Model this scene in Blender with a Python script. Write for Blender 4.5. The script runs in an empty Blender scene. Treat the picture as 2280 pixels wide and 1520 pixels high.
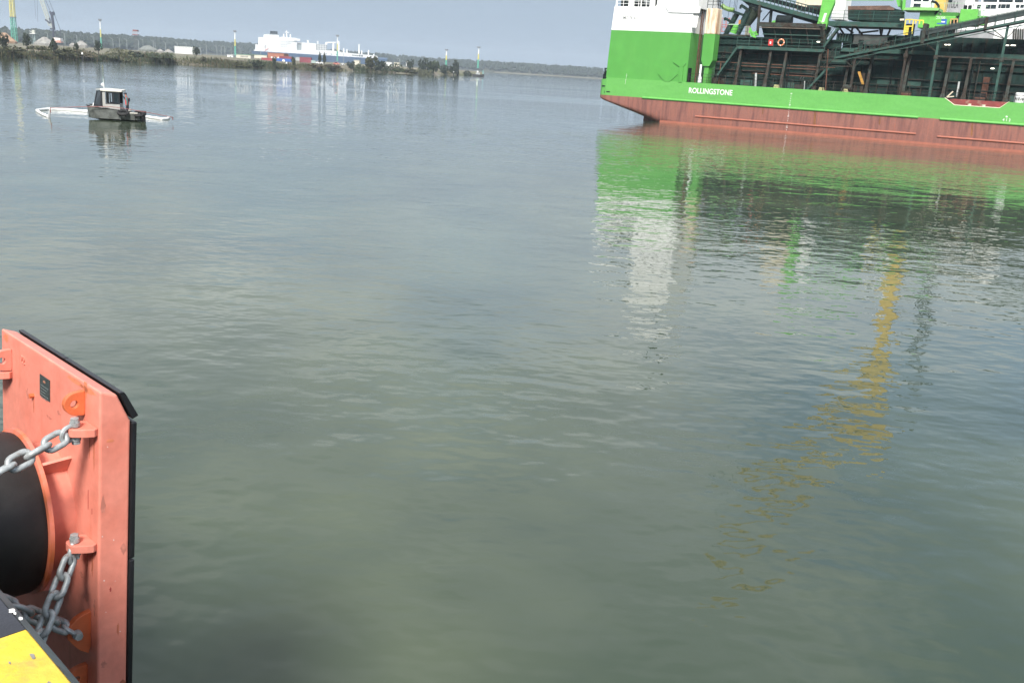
import bpy, bmesh, math, random
from mathutils import Vector, Matrix
from math import sin, cos, tan, atan, atan2, radians, degrees, pi, hypot, sqrt

scn = bpy.context.scene
col = scn.collection
random.seed(7)

# ------------------------------------------------------------------ camera
F_PX, IMG_W, IMG_H = 2131.0, 2280.0, 1520.0
CAM_H = 5.4
ROLL = radians(3.5)
PITCH = radians(15.7526)
fwd = Vector((0, cos(PITCH), -sin(PITCH)))
r0 = Vector((1, 0, 0)); u0 = r0.cross(fwd)
right = r0 * cos(ROLL) + u0 * sin(ROLL)
up = right.cross(fwd)
CAM = Vector((0, 0, CAM_H))
cd = bpy.data.cameras.new('camera'); cam = bpy.data.objects.new('camera', cd); col.objects.link(cam)
cd.sensor_width = 36.0; cd.lens = 36.0 * F_PX / IMG_W
cd.clip_start = 0.05; cd.clip_end = 20000
cam.matrix_world = Matrix(((right.x, up.x, -fwd.x, 0), (right.y, up.y, -fwd.y, 0), (right.z, up.z, -fwd.z, CAM_H), (0, 0, 0, 1)))
scn.camera = cam

# ------------------------------------------------------------------ light
SUN_EL, SUN_AZ = radians(44), atan2(-0.10, -1.0)      # azimuth of the sun as (x, y) -> atan2(x, y)
wd = bpy.data.worlds.new('World'); scn.world = wd; wd.use_nodes = True
nt = wd.node_tree; N = nt.nodes; Lk = nt.links
for n in list(N): N.remove(n)
out = N.new('ShaderNodeOutputWorld'); bg = N.new('ShaderNodeBackground')
bg.inputs['Strength'].default_value = 0.092
sky = N.new('ShaderNodeTexSky'); sky.sky_type = 'NISHITA'; sky.sun_disc = False
sky.sun_elevation = SUN_EL; sky.sun_rotation = SUN_AZ
sky.air_density = 1.0; sky.dust_density = 1.5; sky.ozone_density = 1.5
tc = N.new('ShaderNodeTexCoord')
sep = N.new('ShaderNodeSeparateXYZ'); Lk.new(tc.outputs['Generated'], sep.inputs[0])
def wm(op, a, b=None, c=None):
    n = N.new('ShaderNodeMath'); n.operation = op
    for i, v in enumerate((a, b, c)):
        if v is None: continue
        if isinstance(v, (int, float)): n.inputs[i].default_value = v
        else: Lk.new(v, n.inputs[i])
    return n.outputs[0]
zc = wm('ADD', wm('MAXIMUM', sep.outputs['Z'], 0.0), 0.12)
comb = N.new('ShaderNodeCombineXYZ')
Lk.new(wm('DIVIDE', sep.outputs['X'], zc), comb.inputs[0]); Lk.new(wm('DIVIDE', sep.outputs['Y'], zc), comb.inputs[1])
cn = N.new('ShaderNodeTexNoise'); cn.inputs['Scale'].default_value = 0.62; cn.inputs['Detail'].default_value = 4; cn.inputs['Roughness'].default_value = 0.52
cn.noise_dimensions = '2D'
mp = N.new('ShaderNodeMapping'); mp.inputs['Location'].default_value = (-3.68, 4.85, 0.0)
Lk.new(comb.outputs[0], mp.inputs[0]); Lk.new(mp.outputs[0], cn.inputs['Vector'])
cr = N.new('ShaderNodeValToRGB'); cr.color_ramp.elements[0].position = 0.37; cr.color_ramp.elements[1].position = 0.53
Lk.new(cn.outputs['Fac'], cr.inputs[0]); cr.color_ramp.elements[0].color = (.14, .14, .14, 1)
# brightness of the cloud deck varies a little from cloud to cloud
cn2 = N.new('ShaderNodeTexNoise'); cn2.noise_dimensions = '2D'; cn2.inputs['Scale'].default_value = 1.7; cn2.inputs['Detail'].default_value = 2
Lk.new(mp.outputs[0], cn2.inputs['Vector'])
cc = N.new('ShaderNodeValToRGB'); cc.color_ramp.elements[0].position = 0.3; cc.color_ramp.elements[1].position = 0.72
cc.color_ramp.elements[0].color = (4.3, 4.6, 4.95, 1); cc.color_ramp.elements[1].color = (6.6, 6.8, 6.9, 1)
Lk.new(cn2.outputs['Fac'], cc.inputs[0])
# thin milky haze low over the horizon
hz = N.new('ShaderNodeMapRange'); hz.inputs['From Min'].default_value = 0.07; hz.inputs['From Max'].default_value = 0.235
hz.inputs['To Min'].default_value = 1.0; hz.inputs['To Max'].default_value = 0.0
Lk.new(sep.outputs['Z'], hz.inputs['Value'])
m1 = N.new('ShaderNodeMix'); m1.data_type = 'RGBA'
Lk.new(wm('MULTIPLY', cr.outputs[0], 0.92), m1.inputs[0]); Lk.new(sky.outputs[0], m1.inputs[6]); Lk.new(cc.outputs[0], m1.inputs[7])
m2 = N.new('ShaderNodeMix'); m2.data_type = 'RGBA'; m2.inputs[7].default_value = (1.98, 2.46, 3.02, 1)
Lk.new(wm('MULTIPLY', hz.outputs[0], 1.0), m2.inputs[0]); Lk.new(m1.outputs[2], m2.inputs[6])
Lk.new(m2.outputs[2], bg.inputs[0]); Lk.new(bg.outputs[0], out.inputs[0])

sl = bpy.data.lights.new('sun', 'SUN'); sun = bpy.data.objects.new('sun', sl); col.objects.link(sun)
sl.energy = 2.9; sl.angle = radians(14); sl.color = (1.0, 0.95, 0.88)
sd = Vector((sin(SUN_AZ) * cos(SUN_EL), cos(SUN_AZ) * cos(SUN_EL), sin(SUN_EL)))
sun.rotation_euler = sd.to_track_quat('Z', 'Y').to_euler()
vs = scn.view_settings; vs.view_transform = 'Standard'; vs.look = 'None'; vs.gamma = 1.0; vs.use_curve_mapping = False
vs.exposure = 1.22
scn.render.engine = 'CYCLES'
cy = scn.cycles; cy.use_denoising = True; cy.use_adaptive_sampling = True; cy.adaptive_threshold = 0.02; cy.max_bounces = 5; cy.diffuse_bounces = 2; cy.glossy_bounces = 3
cy.volume_bounces = 0; cy.transparent_max_bounces = 8; cy.caustics_reflective = False; cy.caustics_refractive = False

# ------------------------------------------------------------------ measuring (photo point + a known plane -> place in metres)
def ray(px, py):
    return ((px - 1140) / F_PX * right - (py - 760) / F_PX * up + fwd).normalized()
def at_depth(px, py, Y):
    r = ray(px, py); return CAM + r * (Y / r.y)
def on_level(px, py, z):
    r = ray(px, py); return CAM + r * ((z - CAM_H) / r.z)
def horizon(px): return 170 + tan(ROLL) * (px - 1340)
class Frame:
    """local frame of a long thing: x along it, y away from the camera side, z up"""
    def __init__(s, p0, ang):
        s.p0 = Vector((p0[0], p0[1], 0)); s.ang = ang
        s.e = Vector((cos(ang), sin(ang), 0)); s.i = Vector((-sin(ang), cos(ang), 0))
    def __call__(s, px, py, o=0.0):
        r = ray(px, py); t = ((s.p0 + s.i * o) - CAM).dot(s.i) / r.dot(s.i); p = CAM + r * t - s.p0
        return Vector((p.dot(s.e), o, p.z))

# ------------------------------------------------------------------ materials
MATS = {}
def mat(name, c, rough=0.6, metal=0.0, var=0.12, scale=1.0, stretch=(1, 1, 1), c2=None, lo=0.45, hi=0.65, bump=0.0, bscale=None, spec=0.5, detail=5, emit=None, c3=None, s3=1.0, lo3=.6, hi3=.7, st3=(1,1,1)):
    if name in MATS: return MATS[name]
    m = bpy.data.materials.new(name); m.use_nodes = True; t = m.node_tree; n = t.nodes; l = t.links
    b = n['Principled BSDF']; b.inputs['Roughness'].default_value = rough; b.inputs['Metallic'].default_value = metal
    b.inputs['Specular IOR Level'].default_value = spec
    tx = n.new('ShaderNodeTexCoord'); ma = n.new('ShaderNodeMapping'); ma.inputs['Scale'].default_value = stretch
    l.new(tx.outputs['Object'], ma.inputs[0])
    nz = n.new('ShaderNodeTexNoise'); nz.inputs['Scale'].default_value = scale; nz.inputs['Detail'].default_value = detail
    nz.inputs['Roughness'].default_value = 0.6
    l.new(ma.outputs[0], nz.inputs['Vector'])
    rp = n.new('ShaderNodeValToRGB'); rp.color_ramp.elements[0].position = lo; rp.color_ramp.elements[1].position = hi
    a = tuple(max(0, v * (1 - var)) for v in c[:3]) + (1,); z = tuple(v * (1 + var) for v in c[:3]) + (1,)
    if c2 is not None: a = tuple(c[:3]) + (1,); z = tuple(c2[:3]) + (1,)
    rp.color_ramp.elements[0].color = a; rp.color_ramp.elements[1].color = z
    l.new(nz.outputs['Fac'], rp.inputs[0]); colr = rp.outputs[0]
    if c2 is not None and var:            # fine mottling over the two-tone
        nf = n.new('ShaderNodeTexNoise'); nf.inputs['Scale'].default_value = scale * 5; nf.inputs['Detail'].default_value = 4
        l.new(tx.outputs['Object'], nf.inputs['Vector'])
        mr = n.new('ShaderNodeMapRange'); mr.inputs[1].default_value = .3; mr.inputs[2].default_value = .7; mr.inputs[3].default_value = 1 - var; mr.inputs[4].default_value = 1 + var
        l.new(nf.outputs['Fac'], mr.inputs[0])
        mx = n.new('ShaderNodeMix'); mx.data_type = 'RGBA'; mx.blend_type = 'MULTIPLY'; mx.inputs[0].default_value = 1
        l.new(colr, mx.inputs[6]); l.new(mr.outputs[0], mx.inputs[7]); colr = mx.outputs[2]
    if c3 is not None:                    # a second layer: stains, specks, rust
        m3 = n.new('ShaderNodeMapping'); m3.inputs['Scale'].default_value = st3; m3.inputs['Location'].default_value = (5.3, 2.1, 9.7); l.new(tx.outputs['Object'], m3.inputs[0])
        n3 = n.new('ShaderNodeTexNoise'); n3.inputs['Scale'].default_value = s3; n3.inputs['Detail'].default_value = 6; n3.inputs['Roughness'].default_value = .65
        l.new(m3.outputs[0], n3.inputs['Vector'])
        r3 = n.new('ShaderNodeMapRange'); r3.inputs[1].default_value = lo3; r3.inputs[2].default_value = hi3; l.new(n3.outputs['Fac'], r3.inputs[0])
        x3 = n.new('ShaderNodeMix'); x3.data_type = 'RGBA'; x3.inputs[7].default_value = tuple(c3[:3]) + (1,)
        l.new(r3.outputs[0], x3.inputs[0]); l.new(colr, x3.inputs[6]); colr = x3.outputs[2]
    l.new(colr, b.inputs['Base Color'])
    if bump:
        nb = n.new('ShaderNodeTexNoise'); nb.inputs['Scale'].default_value = bscale or scale * 8; nb.inputs['Detail'].default_value = 4
        l.new(tx.outputs['Object'], nb.inputs['Vector'])
        bp = n.new('ShaderNodeBump'); bp.inputs['Strength'].default_value = 1.0; bp.inputs['Distance'].default_value = bump
        l.new(nb.outputs['Fac'], bp.inputs['Height']); l.new(bp.outputs[0], b.inputs['Normal'])
    if emit:
        b.inputs['Emission Color'].default_value = tuple(emit[:3]) + (1,); b.inputs['Emission Strength'].default_value = emit[3]
    MATS[name] = m; return m

# ------------------------------------------------------------------ mesh builder
class MB:
    def __init__(s): s.v = []; s.f = []; s.mi = []
    def add(s, vs, fs, mi=0):
        k = len(s.v); s.v += [tuple(v) for v in vs]; s.f += [tuple(i + k for i in f) for f in fs]; s.mi += [mi] * len(fs); return s
    def box(s, x0, x1, y0, y1, z0, z1, mi=0):
        x0, x1 = min(x0, x1), max(x0, x1); y0, y1 = min(y0, y1), max(y0, y1); z0, z1 = min(z0, z1), max(z0, z1)
        return s.add([(x0,y0,z0),(x1,y0,z0),(x1,y1,z0),(x0,y1,z0),(x0,y0,z1),(x1,y0,z1),(x1,y1,z1),(x0,y1,z1)],
                     [(3,2,1,0),(4,5,6,7),(0,1,5,4),(1,2,6,5),(2,3,7,6),(3,0,4,7)], mi)
    def bar(s, p, q, w=0.1, h=None, upv=(0, 0, 1), mi=0):
        p = Vector(p); q = Vector(q); h = h or w; d = (q - p).normalized(); u = Vector(upv)
        if abs(d.dot(u)) > .98: u = Vector((1, 0, 0))
        a = d.cross(u).normalized() * w / 2; b = a.cross(d).normalized() * h / 2
        return s.add([p-a-b, p+a-b, p+a+b, p-a+b, q-a-b, q+a-b, q+a+b, q-a+b], [(0,1,2,3),(7,6,5,4),(0,4,5,1),(1,5,6,2),(2,6,7,3),(3,7,4,0)], mi)
    def tube(s, p, q, r=0.05, r2=None, n=8, caps=True, mi=0):
        p = Vector(p); q = Vector(q); r2 = r if r2 is None else r2; d = (q - p).normalized()
        u = Vector((0, 0, 1)) if abs(d.z) < .95 else Vector((1, 0, 0))
        a = d.cross(u).normalized(); b = a.cross(d)
        V = [p + (a*cos(2*pi*i/n) + b*sin(2*pi*i/n)) * r for i in range(n)] + [q + (a*cos(2*pi*i/n) + b*sin(2*pi*i/n)) * r2 for i in range(n)]
        Fs = [(i, i + n, (i + 1) % n + n, (i + 1) % n) for i in range(n)]
        if caps: Fs += [tuple(range(n)), tuple(range(2*n - 1, n - 1, -1))]
        return s.add(V, Fs, mi)
    def path(s, pts, r=0.05, n=8, closed=False, rs=None, mi=0):
        pts = [Vector(p) for p in pts]; m = len(pts); V = []; prev = None
        for i, p in enumerate(pts):
            a = pts[(i - 1) % m] if (closed or i > 0) else pts[i]; b = pts[(i + 1) % m] if (closed or i < m - 1) else pts[i]
            d = (b - a).normalized()
            if prev is None:
                u = Vector((0, 0, 1)) if abs(d.z) < .9 else Vector((1, 0, 0)); x = d.cross(u).normalized()
            else:
                x = (prev - d * prev.dot(d)).normalized()
            prev = x; y = d.cross(x); rr = rs[i] if rs else r
            V += [p + (x*cos(2*pi*k/n) + y*sin(2*pi*k/n)) * rr for k in range(n)]
        Fs = []
        for i in range(m if closed else m - 1):
            j = (i + 1) % m
            Fs += [(i*n + k, i*n + (k+1) % n, j*n + (k+1) % n, j*n + k) for k in range(n)]
        if not closed: Fs += [tuple(range(n - 1, -1, -1)), tuple((m-1)*n + k for k in range(n))]
        return s.add(V, Fs, mi)
    def prism(s, poly, axis, a, b, mi=0):
        """poly: 2-D outline in the two other axes (x: (y,z), y: (x,z), z: (x,y))"""
        def P(t, u, w): return {'x': (w, t, u), 'y': (t, w, u), 'z': (t, u, w)}[axis]
        n = len(poly); V = [P(t, u, a) for t, u in poly] + [P(t, u, b) for t, u in poly]
        Fs = [tuple(range(n)), tuple(range(2*n - 1, n - 1, -1))] + [(i, i + n, (i + 1) % n + n, (i + 1) % n) for i in range(n)]
        return s.add(V, Fs, mi)
    def lathe(s, prof, c=(0, 0, 0), axis=(0, 0, 1), n=24, mi=0, caps=True):
        ax = Vector(axis).normalized(); u = Vector((0, 0, 1)) if abs(ax.z) < .9 else Vector((1, 0, 0))
        a = ax.cross(u).normalized(); b = ax.cross(a); c = Vector(c); V = []
        for r, h in prof: V += [c + ax*h + (a*cos(2*pi*k/n) + b*sin(2*pi*k/n)) * r for k in range(n)]
        Fs = []
        for i in range(len(prof) - 1): Fs += [(i*n + k, i*n + (k+1) % n, (i+1)*n + (k+1) % n, (i+1)*n + k) for k in range(n)]
        if caps: Fs += [tuple(range(n)), tuple((len(prof)-1)*n + k for k in range(n - 1, -1, -1))]
        return s.add(V, Fs, mi)
    def mesh(s, name):
        me = bpy.data.meshes.new(name); me.from_pydata(s.v, [], s.f); 
        bm = bmesh.new(); bm.from_mesh(me); bmesh.ops.recalc_face_normals(bm, faces=bm.faces); bm.to_mesh(me); bm.free()
        return me
    def build(s, name, m, parent=None, smooth=False, bevel=0, seg=2, recalc=True):
        me = s.mesh(name)
        ms = m if isinstance(m, (list, tuple)) else [m]
        for x in ms: me.materials.append(x)
        if len(ms) > 1: me.polygons.foreach_set('material_index', s.mi)
        if smooth:
            me.polygons.foreach_set('use_smooth', [True] * len(me.polygons))
        o = bpy.data.objects.new(name, me); col.objects.link(o); o.parent = parent
        if bevel:
            b = o.modifiers.new('bevel', 'BEVEL'); b.width = bevel; b.segments = seg; b.limit_method = 'ANGLE'; b.angle_limit = radians(35)
        if smooth:
            try: me.set_sharp_from_angle(angle=radians(40))
            except Exception: pass
        return o

def tag(o, label, cat, group=None):
    o['label'] = label; o['category'] = cat
    if group: o['group'] = group
    return o
def thing(name, label, cat, loc=(0, 0, 0), rz=0, group=None):
    o = bpy.data.objects.new(name, None); col.objects.link(o); o.location = loc; o.rotation_euler = (0, 0, rz); o.empty_display_size = .3
    return tag(o, label, cat, group)
def struct(o): o['kind'] = 'structure'; return o
def stuff(o): o['kind'] = 'stuff'; return o
def inst(name, me, parent=None, loc=(0, 0, 0), rot=(0, 0, 0), sc=(1, 1, 1)):
    o = bpy.data.objects.new(name, me); col.objects.link(o); o.parent = parent; o.location = loc; o.rotation_euler = rot; o.scale = sc; return o
def text(name, body, size, m, parent, origin, xdir, zdir, extrude=0.006, xscale=1.0, align='LEFT', bold=0.0):
    cu = bpy.data.curves.new(name, 'FONT'); cu.body = body; cu.size = size; cu.extrude = extrude; cu.offset = bold; cu.align_x = align; cu.resolution_u = 3
    o = bpy.data.objects.new(name, cu); col.objects.link(o)
    dg = bpy.context.evaluated_depsgraph_get(); me = bpy.data.meshes.new_from_object(o.evaluated_get(dg))
    bpy.data.objects.remove(o); bpy.data.curves.remove(cu)
    x = Vector(xdir).normalized(); z = Vector(zdir).normalized(); y = x.cross(z) * -1
    nrm = x.cross(z)
    M = Matrix(((x.x*xscale, z.x, nrm.x, origin[0]), (x.y*xscale, z.y, nrm.y, origin[1]), (x.z*xscale, z.z, nrm.z, origin[2]), (0, 0, 0, 1)))
    me.transform(M); me.materials.clear(); me.materials.append(m)
    o = bpy.data.objects.new(name, me); col.objects.link(o); o.parent = parent; return o

def railing(parent, pts, h, m, spacing=1.3, bars=(1.0, .66, .33), r=.03, rp=.035, name='railing'):
    """bars along a polyline as one part, every post a sub-part"""
    pts = [Vector(p) for p in pts]; mb = MB()
    for a, b in zip(pts, pts[1:]):
        for f in bars: mb.bar(a + Vector((0, 0, h*f)), b + Vector((0, 0, h*f)), r*1.6, r*1.6)
    o = mb.build(name, m, parent)
    pm = MB(); pm.bar((0, 0, 0), (0, 0, h), rp*1.7, rp*1.7); me = pm.mesh('post'); me.materials.append(m)
    for a, b in zip(pts, pts[1:]):
        n = max(1, round((b - a).length / spacing))
        for i in range(n + (1 if b is pts[-1] else 0)):
            inst('post', me, o, a.lerp(b, i / n))
    return o
def stairs(parent, a, b, width_dir, m, n=12, wdt=.7, name='stair', rail=None):
    a = Vector(a); b = Vector(b); w = Vector(width_dir).normalized() * wdt; mb = MB()
    for k in (0, 1): mb.bar(a + w*k, b + w*k, .06, .24)
    o = mb.build(name, m, parent)
    st = MB(); hx = (b - a); hx.z = 0; hx = hx.normalized() * .14
    st.add([-hx, hx, hx + w, -hx + w], [(0, 1, 2, 3)]); me = st.mesh('step'); me.materials.append(m)
    for i in range(1, n): inst('step', me, o, a.lerp(b, i / n))
    if rail:
        rb = MB()
        for k in (0, 1):
            rb.bar(a + w*k + Vector((0, 0, 1)), b + w*k + Vector((0, 0, 1)), .05)
            for i in range(0, n + 1, 4): rb.bar(a.lerp(b, i/n) + w*k, a.lerp(b, i/n) + w*k + Vector((0, 0, 1)), .04)
        rb.build('handrail', rail, o)
    return o

# ================================================================== WATER
def water_material():
    m = bpy.data.materials.new('harbour_water'); m.use_nodes = True; t = m.node_tree; n = t.nodes; l = t.links
    b = n['Principled BSDF']; b.inputs['IOR'].default_value = 1.333; b.inputs['Roughness'].default_value = 0.0
    tx = n.new('ShaderNodeTexCoord')
    def noise(scale, detail=3, rough=.5, st=(1, 1, 1), rot=0, dist=0.0, loc=(0, 0, 0)):
        mp = n.new('ShaderNodeMapping'); mp.inputs['Scale'].default_value = st; mp.inputs['Rotation'].default_value = (0, 0, rot); mp.inputs['Location'].default_value = loc
        l.new(tx.outputs['Object'], mp.inputs[0])
        q = n.new('ShaderNodeTexNoise'); q.noise_dimensions = '2D'; q.inputs['Scale'].default_value = scale; q.inputs['Detail'].default_value = detail; q.inputs['Roughness'].default_value = rough
        q.inputs['Distortion'].default_value = dist
        l.new(mp.outputs[0], q.inputs['Vector']); return q.outputs['Fac']
    def mth(op, a, c):
        q = n.new('ShaderNodeMath'); q.operation = op
        for i, v in enumerate((a, c)):
            if isinstance(v, (int, float)): q.inputs[i].default_value = v
            else: l.new(v, q.inputs[i])
        return q.outputs[0]
    # wind patches: streaks of rougher and calmer water
    patch = noise(0.022, 2, .55, (0.35, 1.5, 1), 0.12)
    pr = n.new('ShaderNodeMapRange'); pr.inputs[1].default_value = .36; pr.inputs[2].default_value = .66; pr.inputs[3].default_value = .4; pr.inputs[4].default_value = 1.3; l.new(patch, pr.inputs[0])
    w1 = mth('MULTIPLY', noise(0.30, 1, .45, (.7, 1.0, 1), .25), 0.034)
    w2 = mth('MULTIPLY', noise(1.1, 1, .5, (.68, 1.0, 1), -.3), 0.0195)
    w3 = mth('MULTIPLY', noise(2.9, 1, .5, (.72, 1.0, 1), .2), 0.0088)
    w4 = mth('MULTIPLY', noise(6.8, 1, .5, (.78, 1.0, 1), -.5), 0.0006)
    h = mth('ADD', w1, mth('MULTIPLY', mth('ADD', w2, mth('ADD', w3, w4)), pr.outputs[0]))
    bp = n.new('ShaderNodeBump'); bp.inputs['Strength'].default_value = 1.0; bp.inputs['Distance'].default_value = 1.0
    l.new(h, bp.inputs['Height']); l.new(bp.outputs[0], b.inputs['Normal'])
    # murky body: silt and algae clouds
    mk = noise(0.16, 3, .62); rp = n.new('ShaderNodeValToRGB')
    rp.color_ramp.elements[0].position = .35; rp.color_ramp.elements[1].position = .68
    rp.color_ramp.elements[0].color = (0.037, 0.054, 0.037, 1); rp.color_ramp.elements[1].color = (0.065, 0.083, 0.053, 1)
    l.new(mk, rp.inputs[0]); l.new(rp.outputs[0], b.inputs['Base Color'])
    return m
w = MB(); w.add([(-4500, -400, 0), (4500, -400, 0), (4500, 4200, 0), (-4500, 4200, 0)], [(0, 1, 2, 3)])
struct(w.build('water', water_material()))

# ================================================================== QUAY AND FENDER
QF = Frame((-1.051, 1.952), atan2(-.697, .718))
KZ = CAM_H - 1.35                                    # top of the kerb
quay_e = bpy.data.objects.new('quay', None)
mt_conc = mat('quay_concrete', (.26, .25, .235), .85, var=.2, scale=2.2, bump=.004, bscale=40, c3=(.13, .125, .12), s3=1.1, lo3=.55, hi3=.72)
mt_steel_edge = mat('edge_steel', (.105, .12, .125), .5, metal=.3, var=.2, scale=9, c3=(.09, .05, .03), s3=14, lo3=.62, hi3=.7)
q = MB(); q.box(-60, 30, -40, -.32, 0.0, KZ - .24); q.prism([(-.32, -1.2), (-.05, -1.2), (-.05, KZ - .06), (-.32, KZ - .06)], 'x', -60, 30)
quay = struct(q.build('quay', mt_conc)); quay.location = QF.p0; quay.rotation_euler = (0, 0, QF.ang)
mt_yel = mat('kerb_yellow_paint', (.62, .42, .030), .7, var=.10, scale=5, c2=(.54, .37, .05), lo=.4, hi=.65, bump=.0025, bscale=90, c3=(.30, .23, .09), s3=9, lo3=.53, hi3=.80)
mt_blk = mat('kerb_black_paint', (.030, .032, .042), .6, var=.25, scale=6, bump=.0022, bscale=90, c3=(.16, .16, .165), s3=13, lo3=.66, hi3=.80)
for i, (a, b) in enumerate([(-.08 - 1.0 * k - 1.0, -.08 - 1.0 * k) for k in range(0, 9)] + [(-.08 + 1.0 * k, -.08 + 1.0 * (k + 1)) for k in range(0, 5)]):
    black = (i < 9 and i % 2 == 0) or (i >= 9 and i % 2 == 0)
    MB().prism([(-.32, KZ - .24), (-.012, KZ - .24), (-.012, KZ - .004), (-.016, KZ), (-.30, KZ), (-.32, KZ - .02)], 'x', a + .0015, b - .0015).build('kerb_block', mt_blk if black else mt_yel, quay)
MB().prism([(-.0115, KZ - .003), (.017, KZ - .034), (.017, KZ - .30), (-.0115, KZ - .30)], 'x', -60, 30).build('edge_angle', mt_steel_edge, quay)
mt_drop = mat('bird_dropping', (.75, .75, .72), .8, var=.05)
for (px, py, r) in ((27, 1359, .012), (33, 1365, .006), (46, 1377, .007)):
    p = on_level(px, py, KZ) - QF.p0; c = Vector((p.dot(QF.e), p.dot(QF.i)))
    d = MB(); pts = [(c.x + r*random.uniform(.6, 1.3)*cos(a*pi/5), c.y + .6*r*random.uniform(.6, 1.3)*sin(a*pi/5)) for a in range(10)]
    d.prism(pts, 'z', KZ + .0006, KZ + .002).build('bird_dropping', mt_drop, quay)

mt_coral = mat('fender_coral_paint', (.67, .235, .175), .45, var=.06, scale=4.5, c2=(.61, .195, .14), lo=.42, hi=.68, bump=.0012, bscale=34, c3=(.46, .145, .085), s3=3.2, lo3=.58, hi3=.82, st3=(2.6, 2.6, .38))
mt_orange = mat('fender_primer_orange', (.60, .145, .055), .45, var=.1, scale=9, c3=(.50, .12, .05), s3=12, lo3=.55, hi3=.7)
mt_flange = mat('fender_flange_paint', (.64, .20, .145), .45, var=.05, scale=3.2, c2=(.58, .15, .05), lo=.45, hi=.6)
mt_pad = mat('pad_black', (.011, .011, .013), .42, var=.2, scale=10, bump=.0008, bscale=50, c3=(.35, .35, .35), s3=42, lo3=.755, hi3=.78)
mt_rub = mat('rubber_black', (.012, .0115, .011), .55, var=.25, scale=7, bump=.001, bscale=60, c3=(.30, .29, .27), s3=30, lo3=.72, hi3=.75)
mt_galv = mat('galvanised_steel', (.36, .385, .39), .5, metal=.3, var=.2, scale=26, bump=.0006, bscale=180, c3=(.17, .11, .07), s3=30, lo3=.57, hi3=.74)
mt_plate = mat('name_plate', (.045, .06, .06), .35, var=.2, scale=60)
mt_speck = mat('paint_chip_white', (.8, .76, .72), .7, var=.05)
mt_scr = mat('scratch_red', (.36, .05, .045), .6, var=.1)

T0, T1, TOPZ, YB = -2.13, -3.443, CAM_H - 1.532, 1.0
fender = thing('quay_fender', 'coral red steel fender panel with black facing pads and rubber cone bolted to quay', 'fender', QF.p0, QF.ang)
TILT = -atan(.066); PIV = Vector((0, YB, TOPZ))                     # the panel hangs slightly tilted, its foot nearer the wall
fender.matrix_world = Matrix.Translation(QF.p0) @ Matrix.Rotation(QF.ang, 4, 'Z') @ Matrix.Translation(PIV) @ Matrix.Rotation(TILT, 4, 'X') @ Matrix.Translation(-PIV)
def tilted(t, y, z): return PIV + Matrix.Rotation(TILT, 3, 'X') @ (Vector((t, y, z)) - PIV)
MB().prism([(YB, TOPZ), (YB + .082, TOPZ - .026), (YB + .148, TOPZ - .165), (YB + .148, .7), (YB + .09, .55), (YB, .55)], 'x', T1, T0).build('panel', mt_coral, fender, bevel=.012, seg=3)
# facing pads, each a plate of its own
ncol, wcol = 2, (T0 - T1) / 2
for c in range(ncol):
    a, b = T1 + c*wcol + .004, T1 + (c+1)*wcol - .004
    if c == ncol - 1: b = T0 + .004
    n = Vector((.907, .42)); p = Vector((YB + .083, TOPZ - .018)); e = Vector((YB + .150, TOPZ - .158))
    if True:
        pl = [p + n*.004, p + n*.028 + Vector((.003, -.008)), p + n*.034 + Vector((.009, -.025)), e + n*.038, e + n*.004]
        MB().prism([(v.x, v.y) for v in pl], 'x', a, b).build('facing_pad', mt_pad, fender, bevel=.004)
    zt = TOPZ - .172
    for k in range(4):
        z1 = zt - k*.715; z0 = max(z1 - .707, .72)
        MB().box(a, b, YB + .150, YB + .178, z0, z1).build('facing_pad', mt_pad, fender, bevel=.007)
def ring_plate(outline, hc, hr, axis, a, b, n=28):
    """plate with a round hole; outline in the plate plane"""
    hc = Vector(hc); o2 = []
    for k in range(n):
        d = Vector((cos(2*pi*k/n), sin(2*pi*k/n))); best = None
        for i in range(len(outline)):
            p = Vector(outline[i]) - hc; e = Vector(outline[(i+1) % len(outline)]) - hc - p
            den = d.x*e.y - d.y*e.x
            if abs(den) < 1e-9: continue
            t = (p.x*e.y - p.y*e.x) / den; u = (p.x*d.y - p.y*d.x) / den
            if t > 0 and -1e-6 <= u <= 1 + 1e-6 and (best is None or t > best): best = t
        o2.append(hc + d*best)
    inn = [hc + Vector((cos(2*pi*k/n), sin(2*pi*k/n))) * hr for k in range(n)]
    def P(v, w): return {'x': (w, v.x, v.y), 'y': (v.x, w, v.y), 'z': (v.x, v.y, w)}[axis]
    V = [P(v, a) for v in o2] + [P(v, a) for v in inn] + [P(v, b) for v in o2] + [P(v, b) for v in inn]; Fs = []
    for k in range(n):
        j = (k+1) % n
        Fs += [(k, j, n+j, n+k), (2*n+k, 3*n+k, 3*n+j, 2*n+j), (k, 2*n+k, 2*n+j, j), (n+k, n+j, 3*n+j, 3*n+k)]
    return MB().add(V, Fs)
def half_round(y0, z, r, d):          # outline bulging towards the quay
    return [(y0, z + r*1.05)] + [(y0 - d*.35 - (d*.65)*cos(a), z + r*sin(a)) for a in [radians(k) for k in range(80, -81, -16)]] + [(y0, z - r*1.05)]
for (t, z, r, d) in ((-2.309, 3.766, .058, .098), (-3.29, 3.728, .058, .098), (-2.262, 2.335, .065, .105)):
    ring_plate(half_round(YB, z, r, d), (YB - d*.52, z), .018, 'x', t - .016, t + .016).build('lifting_lug', mt_orange if t > -2.4 else mt_coral, fender, bevel=.003)
def tri_lug(t, w, d):
    return [(t - w, YB), (t - w*.9, YB - d*.35), (t - w*.45, YB - d*.93), (t - w*.2, YB - d), (t + w*.2, YB - d), (t + w*.45, YB - d*.93), (t + w*.9, YB - d*.35), (t + w, YB)]
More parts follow.
